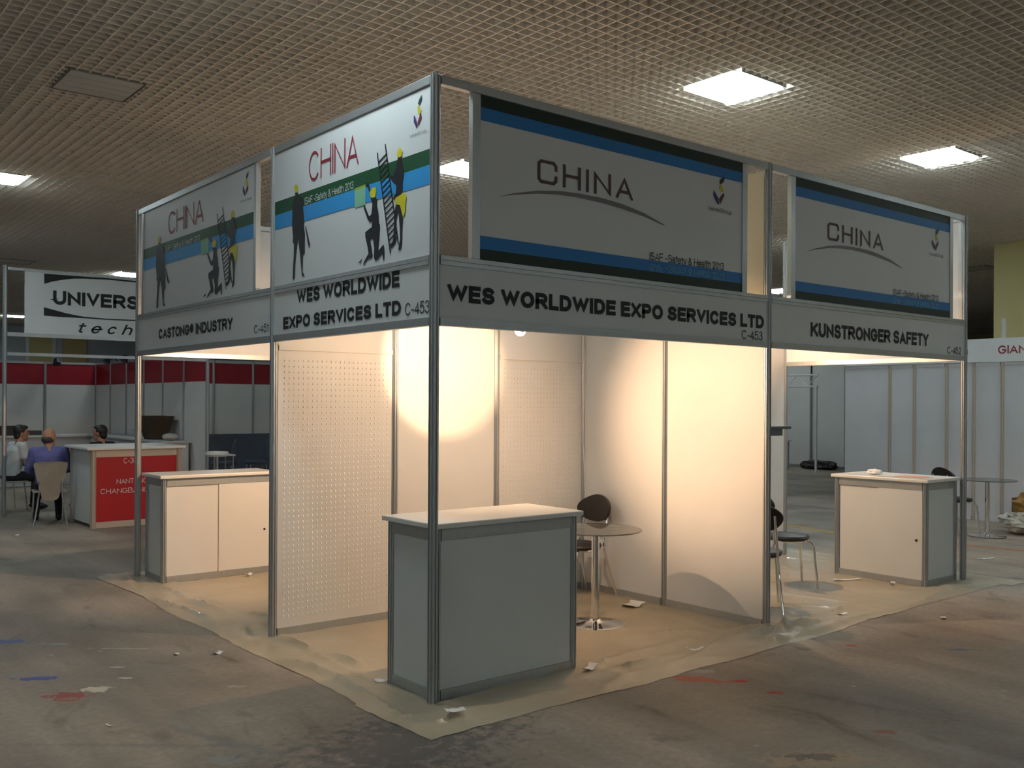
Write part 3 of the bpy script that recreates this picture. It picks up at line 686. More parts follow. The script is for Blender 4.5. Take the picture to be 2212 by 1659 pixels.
def ladder_banner(y_left, y_right, t):
    def mp(s): return Vector((-0.0125, y_left+(y_right-y_left)*s[0], 2.473+(3.401-2.473)*s[1]))
    def shape(name, polys, m, lift):
        mb = MB()
        for pl in polys: mb.poly([mp(LWn(p))+NX*lift for p in pl], NX, 0.0006)
        return mb.build(name, m, t)
    def band(zy, name, m, lift):
        (l0, l1), (r0, r1) = zy
        mb = MB().poly([mp((0, LWn((600, l0))[1]))+NX*lift, mp((0, LWn((600, l1))[1]))+NX*lift, mp((1, LWn((933, r1))[1]))+NX*lift, mp((1, LWn((933, r0))[1]))+NX*lift], NX, 0.0006)
        return mb.build(name, m, t)
    band(((435.3, 464), (319.5, 354)), 'green_band', M['green'], 0.0004)
    band(((464, 495), (354, 396)), 'blue_band', M['blue'], 0.0004)
    shape('mint_square', [cB([(1085,200),(1235,135),(1232,410),(1088,450)])], M['mint'], 0.0012)
    shape('lime_strip', [cB([(1085,178),(1235,118),(1235,148),(1085,212)])], M['lime'], 0.0014)
    for k in ('standing_figure', 'kneeling_figure', 'climbing_figure'): shape(k, ART[k], M['figure'], 0.0022)
    shape('tool', ART['tool'], M['figure'], 0.0022)
    for pl in ART['helmet']: shape('helmet', [pl], M['yellow'], 0.0030)
    shape('belt_bag', ART['belt_bag'], M['yellow'], 0.0030)
    # ladder
    a0, a1, b0, b1 = [Vector((*LWn(p), 0)) for p in ((815.4, 330), (843.6, 546.8), (832.5, 311.4), (861.0, 527.6))]
    mb = MB()
    def strip(p, q, w):
        p, q = mp(p), mp(q); dirv = (q-p).normalized(); n = dirv.cross(NX)*w
        mb.poly([p+n+NX*0.0018, q+n+NX*0.0018, q-n+NX*0.0018, p-n+NX*0.0018], NX, 0.0006)
    strip(a0, a1, 0.005); strip(b0, b1, 0.005)
    for k in range(17):
        f = 0.10+k*0.052
        strip(a0.lerp(a1, f), b0.lerp(b1, f), 0.005)
    mb.build('ladder', M['figure'], t)
    e = None
    for k, pl in EMB_L.items():
        o = shape('emblem_stroke', [pl], M[k], 0.0012)
    def txt(body, x0, yb0, yt0, x1, yb1, yt1, m, name, bold, lift=0.001):
        a, b_, c, d = LWn((x0, yb0)), LWn((x0, yt0)), LWn((x1, yb1)), LWn((x1, yt1))
        s0, s1 = a[0], c[0]; zb = (a[1]+c[1])/2; zt = (b_[1]+d[1])/2
        P = mp((s0, zb)); U = mp((s1, zb))-P; V = mp((s0, zt))-P
        mm = MB(); text_mb(mm, body, P+NX*lift, U, V, NX, bold); mm.build(name, m, t)
    txt('CHINA', 668, 391, 326, 775, 358, 291, M['red_ink'], 'lettering', 0.085)
    txt('ISAF \u2013Safety & Health 2013', 659, 446, 427, 764, 412, 391, M['white_ink'], 'lettering', 0.11)
    txt('VelvedGroup', 885, 299, 290, 922, 288, 279, M['inkgrey'], 'lettering', 0.10)
t = banner('y', 0.030, 1.955, 0, 'large CHINA banner with ladder and helmeted figures beside the corner post', frame=0)
ladder_banner(1.955, 0.030, t)
t = banner('y', 2.30, 4.72, 0, 'smaller leftmost CHINA banner with ladder and helmeted figures')
ladder_banner(4.72, 2.30, t)

def swoosh_banner(a0, a1, t):
    # measured on the large right-hand banner, mapped to fractions of it
    A0, A1, Z0, Z1 = 0.297, 2.671, 2.473, 3.401
    def nz(p): q = onY(p[0], p[1], -0.0125); return ((q.x-A0)/(A1-A0), (q.z-Z0)/(Z1-Z0))
    def mp(s): return Vector((a0+(a1-a0)*s[0], -0.0125, Z0+(Z1-Z0)*s[1]))
    def shape(name, pts, m, lift): return MB().poly([mp(nz(p))+NY*lift for p in pts], NY, 0.0006).build(name, m, t)
    def zband(lo, hi, name, m): MB().poly([mp((0, lo))+NY*0.0004, mp((1, lo))+NY*0.0004, mp((1, hi))+NY*0.0004, mp((0, hi))+NY*0.0004], NY, 0.0006).build(name, m, t)
    f = [nz(p)[1] for p in cD([(310, 222), (310, 298), (310, 975), (310, 1060)])]
    g_ = [nz(p)[1] for p in cD([(1847, 600), (1847, 660), (1847, 1195), (1847, 1250)])]
    h = [(p+q)/2 for p, q in zip(f, g_)]
    zband(h[0], 1.0, 'top_green_band', M['dgreen']); zband(h[1], h[0], 'top_blue_band', M['rblue'])
    zband(h[3], h[2], 'bottom_blue_band', M['rblue']); zband(0.0, h[3], 'bottom_green_band', M['dgreen'])
    up_ = [(420, 748), (520, 727), (660, 712), (780, 714), (900, 729), (1030, 755), (1150, 790), (1280, 843), (1405, 915)]
    dn_ = [(1395, 915), (1280, 863), (1150, 818), (1030, 782), (900, 754), (780, 736), (660, 729), (520, 736)]
    shape('swoosh', cD(up_+dn_), M['arc'], 0.0010)
    shape('emblem_stroke', cC([(1215,75),(1230,95),(1215,155),(1175,190),(1155,165),(1165,120)]), M['teal'], 0.0014)
    shape('emblem_stroke', cC([(1160,187),(1185,195),(1215,290),(1185,302),(1150,240)]), M['yellow'], 0.0014)
    shape('emblem_stroke', cC([(1217,305),(1222,350),(1165,472),(1150,400)]), M['maroon'], 0.0014)
    shape('emblem_stroke', cC([(1075,275),(1140,390),(1150,482),(1115,450),(1068,350)]), M['violet'], 0.0014)
    def txt(body, x0, yb0, yt0, x1, yb1, yt1, m, bold, lift=0.0012, flip=False, spacing=1.0):
        a, b_, c, d = nz((x0, yb0)), nz((x0, yt0)), nz((x1, yb1)), nz((x1, yt1))
        zb = (a[1]+c[1])/2; zt = (b_[1]+d[1])/2
        P = mp((a[0], zb)); U = mp((c[0], zb))-P; V = mp((a[0], zt))-P
        if flip: P = P+V; V = -V
        mm = MB(); text_mb(mm, body, P+NY*lift, U, V, NY, bold, spacing=spacing); mm.build('lettering', m, t)
    txt('\u00c7HINA', 1161, 395.5, 346, 1367.5, 433, 384.5, M['plum'], 0.135, spacing=2.9)
    txt('ISAF \u2013Safety & Health 2013', 1403, 567, 545, 1563, 587, 567, M['ink'], 0.12, 0.0016)
    txt('ISAF \u2013Safety & Health 2013', 1403, 586, 566, 1563, 606, 587, M['pale_blue_ink'], 0.11, 0.0016, True)
    txt('VelvedGroup', 1528, 458, 446, 1580, 464, 453, M['inkgrey'], 0.10)
t = banner('x', 0.297, 2.671, 0, 'large grey CHINA banner with blue bands right of the corner post', frame=0.056)
swoosh_banner(0.297, 2.671, t)
t = banner('x', 3.322, 5.755, 0, 'smaller CHINA banner with blue bands over the right booth', frame=0.056)
swoosh_banner(3.322, 5.755, t)
banner('y', 0.05, 1.93, X2, 'blank white back of the banner on the far right side, seen in narrow slots', frame=0.03)
banner('x', 0.30, 2.70, Y2, 'blank banner back seen in the slot between the two ladder banners', frame=0.05)
banner('y', 0.03, 1.93, X1, m=M['warmlit_board'], label='blank warm-light tinted upper board behind the right slot of the large blue banded banner', frame=0)

# ---------------------------------------------------------------- counters
def counter(x0, x1, y0, y1, h, label, doors=None, front_mat=None, knob_end=1, group='white reception counters of the corner stand'):
    t = thing('reception_counter', label, 'counter', ((x0+x1)/2, (y0+y1)/2, 0), group)
    m = front_mat or M['gboard']; e = 0.028
    px_, py_ = (x0+e, x1-e), (y0+e, y1-e)
    for x in px_:
        for y in py_: MB().prism(post_profile(0.024), 0.004, h-0.03, x, y).build('post', M['alu'], t)
    mb = MB().box(x0-0.02, x1+0.02, y0-0.02, y1+0.02, h-0.03, h); mb.build('countertop', M['top'], t, False, 0.006)
    for (u0, u1, v0, v1, side) in ((px_[0], px_[1], py_[0], py_[0], 'y0'), (px_[0], px_[1], py_[1], py_[1], 'y1'), (px_[0], px_[0], py_[0], py_[1], 'x0'), (px_[1], px_[1], py_[0], py_[1], 'x1')):
        hx = side[0] == 'y'
        def bx(mb, a, b_, d, z0, z1):
            if hx: mb.box(a, b_, v0-d, v0+d, z0, z1)
            else: mb.box(u0-d, u0+d, a, b_, z0, z1)
            return mb
        a, b_ = (u0+0.026, u1-0.026) if hx else (v0+0.026, v1-0.026)
        bx(MB(), a, b_, 0.014, h-0.10, h-0.031).build('top_rail', M['alu'], t)
        bx(MB(), a, b_, 0.014, 0.006, 0.062).build('bottom_rail', M['alu'], t)
        if side == doors:
            s = -1 if side[1] == '0' else 1
            mid = (a+b_)/2
            for k, (p, q) in enumerate(((a, mid+0.012), (mid-0.012, b_))):
                d0, d1 = (0.001, 0.010) if k == knob_end else (-0.010, -0.001)
                mm = MB()
                lo, hi = sorted((s*d0, s*d1))
                if hx: mm.box(p, q, v0+lo, v0+hi, 0.063, h-0.101)
                else: mm.box(u0+lo, u0+hi, p, q, 0.063, h-0.101)
                dr = mm.build('sliding_door', M['white'], t)
                if k == knob_end:
                    kx = (q-0.055) if knob_end == 1 else (p+0.055)
                    kk = MB(); c = Vector((kx, v0+s*0.012, h*0.43)) if hx else Vector((u0+s*0.012, kx, h*0.43))
                    kk.ellipsoid(c, (0.011, 0.011, 0.011)); kk.build('lock_knob', M['black'], dr, True)
        else:
            bx(MB(), a, b_, 0.006, 0.063, h-0.101).build('side_panel', m, t)
    return t
counter(0.045, 1.135, 0.045, 0.555, 0.995, 'white topped counter at the corner post, grey front, nearest the camera')
counter(0.055, 1.165, 4.40, 4.87, 0.985, 'counter with warm lit sliding doors in the leftmost booth', doors='y0', knob_end=1)
counter(5.44, 6.03, 0.03, 0.98, 0.985, 'counter with sliding doors in the right booth, papers on top', doors='x0', knob_end=0)

# ---------------------------------------------------------------- tables and chairs
def glass_table(label, loc):
    t = thing('round_table', label, 'table', (0, 0, 0), 'round glass tables')
    MB().lathe([(0.0, 0.712), (0.345, 0.712), (0.35, 0.716), (0.345, 0.722), (0.0, 0.722)], 48).build('glass_top', M['glass'], t, True)
    MB().lathe([(0.0, 0.03), (0.030, 0.03), (0.030, 0.700), (0.07, 0.700), (0.07, 0.711), (0.0, 0.711)], 24).build('column', M['chrome'], t, True)
    MB().lathe([(0.0, 0.006), (0.225, 0.006), (0.225, 0.012), (0.19, 0.020), (0.12, 0.024), (0.10, 0.030), (0.05, 0.034), (0.036, 0.046), (0.0, 0.046)], 40).build('base', M['chrome'], t, True)
    t.location = loc
    return t
tbl = glass_table('round glass table with chrome column in the middle booth', (2.07, 0.86, 0))
dup(tbl, (3.62, 1.22, 0), 0, 'round glass table mostly hidden behind the post of the right booth')
dup(tbl, (9.40, 1.28, 0), 0, 'round glass table in the far right stand, beside the wrapping heap')

def cafe_chair(label, loc, rz):
    """faces +x at zero turn"""
    t = thing('cafe_chair', label, 'chair', (0, 0, 0), 'black padded chairs with chrome legs')
    MB().lathe([(0.0, 0.435), (0.17, 0.430), (0.198, 0.440), (0.205, 0.455), (0.195, 0.470), (0.14, 0.480), (0.0, 0.483)], 32).build('seat', M['vinyl'], t, True)
    ringp = [(0.188*math.cos(k*math.pi/12), 0.188*math.sin(k*math.pi/12), 0.427) for k in range(25)]
    MB().tube(ringp, 0.009, 8).build('seat_ring', M['chrome'], t, True)
    # oval pad, curved round the sitter
    rings = []; n = 28
    for dpt, sc in ((-0.010, 0.80), (-0.017, 0.97), (0.0, 1.0), (0.014, 0.97), (0.020, 0.80), (0.022, 0.3)):
        rg = []
        for k in range(n):
            a = k*2*math.pi/n
            yy = 0.195*sc*math.cos(a); zz = 0.118*sc*math.sin(a)
            if zz > 0: yy *= 1-0.25*(zz/0.118)**2
            rg.append((-0.235 + dpt + 1.2*yy*yy - 0.15*zz, yy, 0.755+zz))
        rings.append(rg)
    MB().ring_loft(rings).build('backrest', M['vinyl'], t, True)
    for s in (-1, 1):
        MB().tube([(-0.30, s*0.185, 0.0), (-0.22, s*0.165, 0.25), (-0.168, s*0.150, 0.42), (-0.172, s*0.148, 0.50), (-0.225, s*0.128, 0.68), (-0.246, s*0.12, 0.78)], 0.0115, 10).build('rear_leg', M['chrome'], t, True)
        MB().tube([(0.10, s*0.12, 0.425), (0.165, s*0.150, 0.418), (0.192, s*0.165, 0.385), (0.205, s*0.178, 0.20), (0.222, s*0.192, 0.0)], 0.0115, 10).build('front_leg', M['chrome'], t, True)
    t.location = loc; t.rotation_euler = (0, 0, rz)
    return t
ch = cafe_chair('black chair behind the glass table in the middle booth', (2.64, 1.66, 0), R(182))
dup(ch, (3.57, 0.505, 0), R(40), 'black chair just right of the post, its back toward the camera')
dup(ch, (4.55, 0.90, 0), R(-35), 'black chair further inside the right booth beyond the nearer one')
dup(ch, (9.25, 1.62, 0), R(-20), 'black chair at the far right stand behind the glass table')

# wall shelf in the right booth
t = thing('wall_shelf', 'grey wall shelf end sticking out beside the post in the right booth', 'shelf', (3.16, 0.5, 1.44))
MB().box(3.010, 3.37, 0.045, 0.95, 1.475, 1.495).build('shelf_board', M['shade_grey'], t)
MB().box(3.010, 3.28, 0.06, 0.93, 1.425, 1.474).build('support_box', M['shade_grey'], t)

# ---------------------------------------------------------------- booth spotlights
def spotlight(head, aim, label, watt, size=75, blend=0.8, arm_to=None):
    head, aim = Vector(head), Vector(aim); d = (aim-head).normalized()
    t = thing('booth_spotlight', label, 'spotlight', head, 'small warm booth spotlights')
    arm_to = Vector(arm_to)
    MB().tube([arm_to, (arm_to+head)/2+Vector((0, 0, 0.04)), head-d*0.05], 0.008, 8).build('arm', M['spotbody'], t, True)
    MB().tube([head-d*0.10, head-d*0.05, head-d*0.035], [0.012, 0.019, 0.020], 14).build('socket', M['spotbody'], t, True)
    MB().ellipsoid(head-d*0.008, (0.036, 0.036, 0.036)).build('bulb', M['bulb'], t, True)
    ld = bpy.data.lights.new('spot_beam', 'SPOT'); ld.energy = watt; ld.color = WARM; ld.spot_size = R(size); ld.spot_blend = blend; ld.shadow_soft_size = 0.025
    lo = bpy.data.objects.new('spot_beam', ld); COL.objects.link(lo); lo.parent = t
    lo.location = d*0.06; lo.rotation_euler = d.to_track_quat('-Z', 'Y').to_euler()
    return t
spotlight((1.02, 0.50, 2.135), (1.42, Y1, 1.98), 'glowing round spotlight bulb just under the long name board', SPOT_WATT*4.2, 46, 0.35, (1.02, 0.03, 2.30))
spotlight((0.22, 1.45, 2.26), (X1, 0.60, 1.52), 'spotlight hidden behind the two line name board', SPOT_WATT*15, 50, 1.0, (0.03, 1.45, 2.30))
spotlight((1.55, 0.24, 2.26), (0.9, Y1, 0.9), 'added fill spotlight hidden behind the long name board', SPOT_WATT*3.3, 150, 1.0, (1.55, 0.014, 2.32))  # fill lamp added to warm the perforated wall
spotlight((5.15, 1.75, 2.30), (X2, 1.15, 2.22), 'spotlight inside the right booth near its lit name board', SPOT_WATT*1.3, 150, 0.8, (5.15, Y1-0.02, 2.40))
spotlight((3.9, 1.70, 2.30), (4.9, 0.2, 0.6), 'spotlight on the back wall of the right booth', SPOT_WATT*3.6, 140, 1.0, (3.9, Y1-0.02, 2.40))
spotlight((1.45, 2.35, 2.28), (0.9, Y2, 0.75), 'spotlight inside the leftmost booth on the perforated wall side', SPOT_WATT*7.5, 112, 1.0, (1.45, Y1+0.02, 2.40))

# ---------------------------------------------------------------- plastic sheet over the carpet
def film_edge_y(x):      # front edge
    return -0.40 + 0.05*noise.noise((x*1.3, 3.1, 0)) + 0.012*noise.noise((x*9, 1.7, 0)) + (0.09 if 3.4 < x < 6.2 else 0)*min(1, (x-3.4)*2 if x > 3.4 else 0)
def film_edge_x(y):      # left edge
    return -0.285 + 0.04*noise.noise((y*1.1, 7.7, 0)) + 0.012*noise.noise((y*9, 4.4, 0)) - 0.03*(y < 0.3)
def film_z(x, y):
    z = 0.004
    z += 0.018*max(0, noise.noise((x*0.9+y*1.9, y*0.5-x*0.3, 0.5)))**1.2
    w = 1-abs(noise.noise((x*2.2+3, y*1.1, 1.3)))*7
    z += 0.008*max(0, w)
    ef = max(0, 1-abs(y+0.12)/0.38) if x < 6.4 else 0
    el = max(0, 1-abs(x+0.10)/0.35)
    w2 = 1-abs(noise.noise((x*0.8, y*4.5, 4.0)))*5
    z += 0.030*max(0, w2)*ef
    w3 = 1-abs(noise.noise((x*4.5, y*0.8, 9.0)))*5
    z += 0.028*max(0, w3)*el
    b_ = math.exp(-((x-3.12)**2/0.10 + (y+0.13)**2/0.020))
    z += 0.055*b_*(0.5+abs(noise.noise((x*7, y*9, 2))))
    b2 = math.exp(-((x-5.75)**2/0.20 + (y+0.10)**2/0.015))
    z += 0.035*b2*(0.4+abs(noise.noise((x*7, y*9, 5))))
    # long crease from the tall left post toward the counter
    for (p, q, wd, hh) in (((0.02, 1.9), (0.10, 0.95), 0.035, 0.022), ((-0.05, 3.6), (0.25, 2.5), 0.03, 0.014), ((1.2, -0.12), (2.9, -0.10), 0.03, 0.020), ((0.9, 0.05), (2.3, 0.10), 0.03, 0.012), ((2.2, 0.35), (2.95, -0.05), 0.03, 0.022), ((3.1, -0.1), (2.6, -0.35), 0.03, 0.022)):
        px_, py_ = q[0]-p[0], q[1]-p[1]; tt = max(0, min(1, ((x-p[0])*px_+(y-p[1])*py_)/(px_*px_+py_*py_)))
        dd = math.hypot(x-p[0]-tt*px_, y-p[1]-tt*py_)
        z += 1.7*hh*math.exp(-(dd/wd)**2)*(0.6+0.4*math.sin(tt*9))
    return z
mb = MB(); NXG, NYG = 230, 190
grid = []
for i in range(NXG+1):
    row = []
    for j in range(NYG+1):
        u, v = i/NXG, j/NYG
        x = -0.30 + (6.50+0.30)*u; y = -0.42 + (5.15+0.42)*v
        ey, ex = film_edge_y(x), film_edge_x(y)
        x2 = ex + (6.50-ex)*u; y2 = ey + (5.15-ey)*v
        k = min(1, min(u*NXG, v*NYG)/3)
        row.append(mb.bm.verts.new((x2, y2, 0.002 + (film_z(x2, y2)-0.002)*max(0.15, k))))
    grid.append(row)
for i in range(NXG):
    for j in range(NYG): mb.bm.faces.new((grid[i][j], grid[i+1][j], grid[i+1][j+1], grid[i][j+1]))
o = mb.build('plastic_sheet', M['film'], None, True)
tag(o, 'wrinkled tan plastic sheet covering the stand floor', 'plastic sheet')

# paper scraps on the floor
def scrap(px_, py_, w, h, rz, label, curl=0.02, z=0.02, cat='paper', m=None, name='paper_scrap', group='paper scraps on the floor'):
    p = onZ(px_, py_, z); n = 8
    if -0.28 < p.x < 6.45 and -0.38 < p.y < 5.1:
        p.z = max(film_z(p.x+a, p.y+b_) for a in (-w/2, 0, w/2) for b_ in (-h/2, 0, h/2))+0.003
    else: p.z = 0.003
    mb = MB(); top = []; bot = []
    for i in range(n+1):
        u = i/n-0.5
        for s in (-0.5, 0.5):
            x, y = u*w, s*h*(1-0.15*math.sin(i*1.3))
            zz = curl*(4*u*u) + 0.0012*math.sin(i*2.1+s)
            a = Vector((x*math.cos(rz)-y*math.sin(rz), x*math.sin(rz)+y*math.cos(rz), zz))
            top.append(mb.bm.verts.new(p+a+Vector((0, 0, 0.001)))); bot.append(mb.bm.verts.new(p+a))
    for i in range(n):
        a = 2*i
        mb.bm.faces.new((top[a], top[a+2], top[a+3], top[a+1])); mb.bm.faces.new((bot[a+1], bot[a+3], bot[a+2], bot[a]))
        mb.bm.faces.new((top[a+2], top[a], bot[a], bot[a+2])); mb.bm.faces.new((top[a+1], top[a+3], bot[a+3], bot[a+1]))
    for e in (0, 2*n):
        mb.bm.faces.new((top[e], top[e+1], bot[e+1], bot[e]))
    t_ = mb.build(name, m or M['paper'], None, True)
    return tag(t_, label, cat, group)
scrap(983, 1546, 0.105, 0.055, -0.35, 'small white paper on the plastic sheet at the foot of the corner post', 0.006)
scrap(1365, 1306, 0.20, 0.13, 0.25, 'white paper lying by the back wall right of the glass table', 0.02)
scrap(1501, 1407, 0.12, 0.035, -0.5, 'curled white paper sliver on the sheet in front of the bright wall', 0.02)
scrap(1273, 1448, 0.15, 0.055, 0.45, 'curved white paper at the right foot of the nearest counter', 0.02)
scrap(822, 1470, 0.07, 0.05, -1.2, 'white paper corner showing left of the nearest counter', 0.004)
scrap(470, 1406, 0.055, 0.05, 0.2, 'small white scrap on bare concrete left of the sheet edge', 0.012)
scrap(381, 1408, 0.035, 0.028, 0.8, 'tiny white scrap on bare concrete, left neighbour of the other scrap', 0.006)
scrap(537, 1241, 0.06, 0.05, 0.3, 'small white scrap below the sliding doors of the leftmost counter', 0.02)
scrap(1829, 1251, 0.27, 0.045, -0.50, 'long white paper strip at the left foot of the right counter', 0.008)
scrap(1928, 1261, 0.075, 0.04, 0.4, 'crumpled white scrap below the doors of the right counter', 0.02)
scrap(1820, 1323, 0.085, 0.04, -0.3, 'pale scrap on the floor of the right booth, halfway to the post', 0.012)
scrap(2038, 1331, 0.05, 0.04, 0.6, 'tiny pale scrap on concrete in front of the right counter', 0.01)
scrap(236, 1560, 0.055, 0.010, 1.9, 'thin white sliver on concrete at the lower left of the photo', 0.004)
scrap(34, 1155, 0.07, 0.06, 0.2, 'pale scrap on the floor below the seated man in blue', 0.01, 0.012)
scrap(2130, 1205, 0.22, 0.03, -0.35, 'long pale strip on concrete beyond the right counter', 0.006, 0.012)
# papers on the right counter
def flat_paper(x, y, z, w, h, rz, label, m):
    t_ = MB(); c, s = math.cos(rz), math.sin(rz)
    pts = [(x+a*c-b_*s, y+a*s+b_*c, z) for a, b_ in ((-w/2, -h/2), (w/2, -h/2), (w/2, h/2), (-w/2, h/2))]
    t_.poly(pts, (0, 0, 1), 0.002)
    return tag(t_.build('paper_sheet', m), label, 'paper', 'papers on the right counter')
flat_paper(5.70, 0.30, 0.986, 0.21, 0.29, 0.1, 'pink printed paper lying on the right counter top', M['pinkpaper'])
flat_paper(5.62, 0.55, 0.986, 0.18, 0.14, 0.5, 'white paper lying beside the pink one on the right counter', M['paper'])
mb = MB(); bmesh.ops.create_icosphere(mb.bm, subdivisions=3, radius=1.0)
for v in mb.bm.verts:
    k = 1+0.35*noise.noise(v.co*2.3)
    v.co = Vector((5.64+v.co.x*0.06*k, 0.66+v.co.y*0.07*k, 1.013+v.co.z*0.028*k))
tag(mb.build('paper_wad', M['paper'], None, False), 'crumpled white paper wad on the right counter top', 'paper', 'papers on the right counter')
# small multi-socket hanging at the back corner
t = thing('extension_socket', 'white extension socket hanging on the wall behind the table column', 'socket', (2.93, 1.86, 0.1))
MB().box(2.945, 2.975, 1.80, 1.86, 0.08, 0.30).build('socket_body', M['white'], t, False, 0.004)
MB().tube([(2.96, 1.83, 0.30), (2.965, 1.90, 0.7), (2.95, 1.93, 1.3), (2.955, 1.935, 1.9), (2.95, 1.93, 2.4)], 0.004, 6).build('cable', M['white'], t, True)

# ---------------------------------------------------------------- left background stand
BX, BF, BB = 3.0, 10.8, 16.9
def band_panel(along, a0, a1, c, label, band=True, m=None, h=2.45, zb=(1.985, 2.405), side=-1):
    t = thing('stand_partition', label, 'wall panel', ((a0+a1)/2, c, 0) if along == 'x' else (c, (a0+a1)/2, 0), 'red banded wall panels of the left stand')
    g0, g1 = a0+0.029, a1-0.029
    def bx(d, z0, z1): return MB().box(g0, g1, c-d, c+d, z0, z1) if along == 'x' else MB().box(c-d, c+d, g0, g1, z0, z1)
    bx(0.008, 0.05, zb[0]).build('board', m or M['white'], t)
    bx(0.009, zb[0], zb[1]).build('red_band', M['redband'], t)
    bx(0.018, zb[1], h).build('top_rail', M['alu'], t); bx(0.018, 0.004, 0.05).build('bottom_rail', M['alu'], t)
    return t
words = ['first', 'second', 'third', 'fourth', 'fifth', 'sixth']
for k in range(6):
    y1 = BB-(BB-BF)*k/6; y0 = BB-(BB-BF)*(k+1)/6
    band_panel('y', y0, y1, BX, 'red banded wall panel, %s from the corner on the receding side of the left stand' % words[k])
    post(BX, y0, 2.45 if k < 5 else 3.55, 'grey post on the receding red banded wall, %s from the back corner' % words[k], 'posts of the left background stand')
for k, (a, b_) in enumerate([(-0.1, 1.0), (1.0, 2.0), (2.0, BX)]):
    band_panel('x', a, b_, BB, ['red banded back wall panel at the left edge of the photo', 'red banded back wall panel above the dark haired seated man', 'red banded back wall panel left of the dark inner corner'][k])
for k, x in enumerate((1.0, 2.0, BX)):
    post(x, BB, 2.45, ['grey post on the red banded back wall hidden by the leftmost edge', 'grey post on the red banded back wall above the bald man', 'grey post in the inner corner of the red banded walls'][k], 'posts of the left background stand')
post(0.04, BF, 3.58, 'tall post at the left edge of the photo carrying the UNIVERSAL sign', 'posts of the left background stand')
# sign of that stand
SGP = ('y', BF-0.0125, (0, -1, 0))
t = thing('hanging_sign', 'large white UNIVERSAL techno sign with black curved stripes', 'sign', (1.5, BF, 2.6))
sl, sr = 0.295, 2.78
MB().box(sl, sr, BF-0.011, BF+0.011, 2.63, 3.52).build('board', M['board'], t)
MB().box(0.07, BX-0.03, BF-0.02, BF+0.02, 2.575, 2.63).build('bottom_rail', M['alu'], t)
MB().box(0.07, BX-0.03, BF-0.02, BF+0.02, 3.52, 3.56).build('top_rail', M['alu'], t)
def cE(pts): return [(x/6.9125, 560+y/6.9125) for x, y in pts]
def sgpoly(pts, name, m, lift=0.0006): MB().poly([onY(x, y, BF-0.0125)+NY*lift for x, y in pts], NY, 0.0008).build(name, m, t)
sgpoly(cE([(660,212),(900,232),(1250,258),(1600,282),(2000,322),(2400,368),(2400,392),(2000,345),(1600,305),(1250,290),(1100,290),(950,305),(800,330),(660,368)]), 'curved_stripe', M['ink'])
sgpoly(cE([(655,715),(800,755),(1000,810),(1250,858),(1600,888),(2000,905),(2400,910),(2400,930),(2000,922),(1600,905),(1250,880),(900,862),(655,842)]), 'curved_stripe', M['ink'])
lettering('UNIVERSAL', SGP, 108, 657, 626, 352, 673, 645, M['ink'], t, bold=0.24)
lettering('t e c h n o', SGP, 166, 718, 698, 352, 728, 704, M['ink'], t, bold=0.15, shear=0.35)
tag(MB().box(0.07, BX-0.03, BF-0.018, BF+0.018, 2.30, 2.345).build('cross_rail', M['alu']), 'thin cross rail below the UNIVERSAL sign', 'rail')

# red counter
t = thing('reception_counter', 'red fronted counter with white top reading NANTONG CHANGBANG', 'counter', (1.2, 9.2, 0), 'counters of the left background stand')
x0, x1, y0, y1, hh = 0.63, 1.80, 8.66, 9.66, 1.055
for x in (x0+0.03, x1-0.03):
    for y in (y0+0.03, y1-0.03): MB().prism(post_profile(0.034), 0.002, hh-0.035, x, y).build('post', M['cream'], t)
MB().box(x0-0.06, x1+0.05, y0-0.04, y1+0.10, hh-0.035, hh).build('countertop', M['top'], t, False, 0.008)
MB().box(x0+0.06, x1-0.06, y0+0.018, y0+0.042, hh-0.13, hh-0.036).build('top_rail', M['cream'], t)
MB().box(x0+0.06, x1-0.06, y0+0.018, y0+0.042, 0.005, 0.085).build('bottom_rail', M['cream'], t)
MB().box(x0+0.06, x1-0.06, y0+0.024, y0+0.036, 0.086, hh-0.131).build('red_front', M['redpanel'], t)
MB().box(x0+0.022, x0+0.034, y0+0.06, y1-0.06, 0.05, hh-0.036).build('side_panel', M['gboard'], t)
MB().box(x1-0.034, x1-0.022, y0+0.06, y1-0.06, 0.05, hh-0.036).build('side_panel', M['gboard'], t)
CP = ('y', y0+0.023, (0, -1, 0))
lettering('C-303', CP, 267, 1001, 989, 301, 1000, 988, M['white_ink'], t, bold=0.11)
lettering('NANTONG', CP, 252, 1045, 1034, 319, 1043, 1032, M['white_ink'], t, bold=0.11)
lettering('CHANGBANG CO', CP, 217, 1066, 1055, 349, 1062, 1051, M['white_ink'], t, bold=0.11)

# counter along the back wall, and the display case along the side wall
t = thing('wall_counter', 'long pale counter against the red banded back wall', 'counter', (1.9, 16.3, 0), 'counters of the left background stand')
MB().box(0.85, 2.72, 15.75, 16.40, 0.945, 0.98).build('countertop', M['top'], t)
MB().box(0.92, 2.66, 15.82, 16.34, 0.004, 0.944).build('cabinet_body', M['greywall'], t)
t = thing('display_case', 'grey display case along the receding red banded wall', 'display case', (2.72, 13.4, 0), 'counters of the left background stand')
MB().box(2.45, 2.95, 11.4, 15.5, 0.97, 1.0).build('glass_top', M['greywall'], t)
MB().box(2.50, 2.94, 11.45, 15.45, 0.004, 0.969).build('case_body', M['greywall'], t)
p = onZ(46, 938, 0.98)
t = thing('carton', 'dark brown carton on the pale back counter behind the dark haired man', 'box', (1.22, 16.05, 0.98))
MB().box(1.02, 1.40, 15.95, 16.25, 0.981, 1.16).build('carton_body', M['darkstuff'], t)
MB().box(1.03, 1.39, 15.93, 16.05, 1.161, 1.168).build('carton_flap', M['darkstuff'], t)
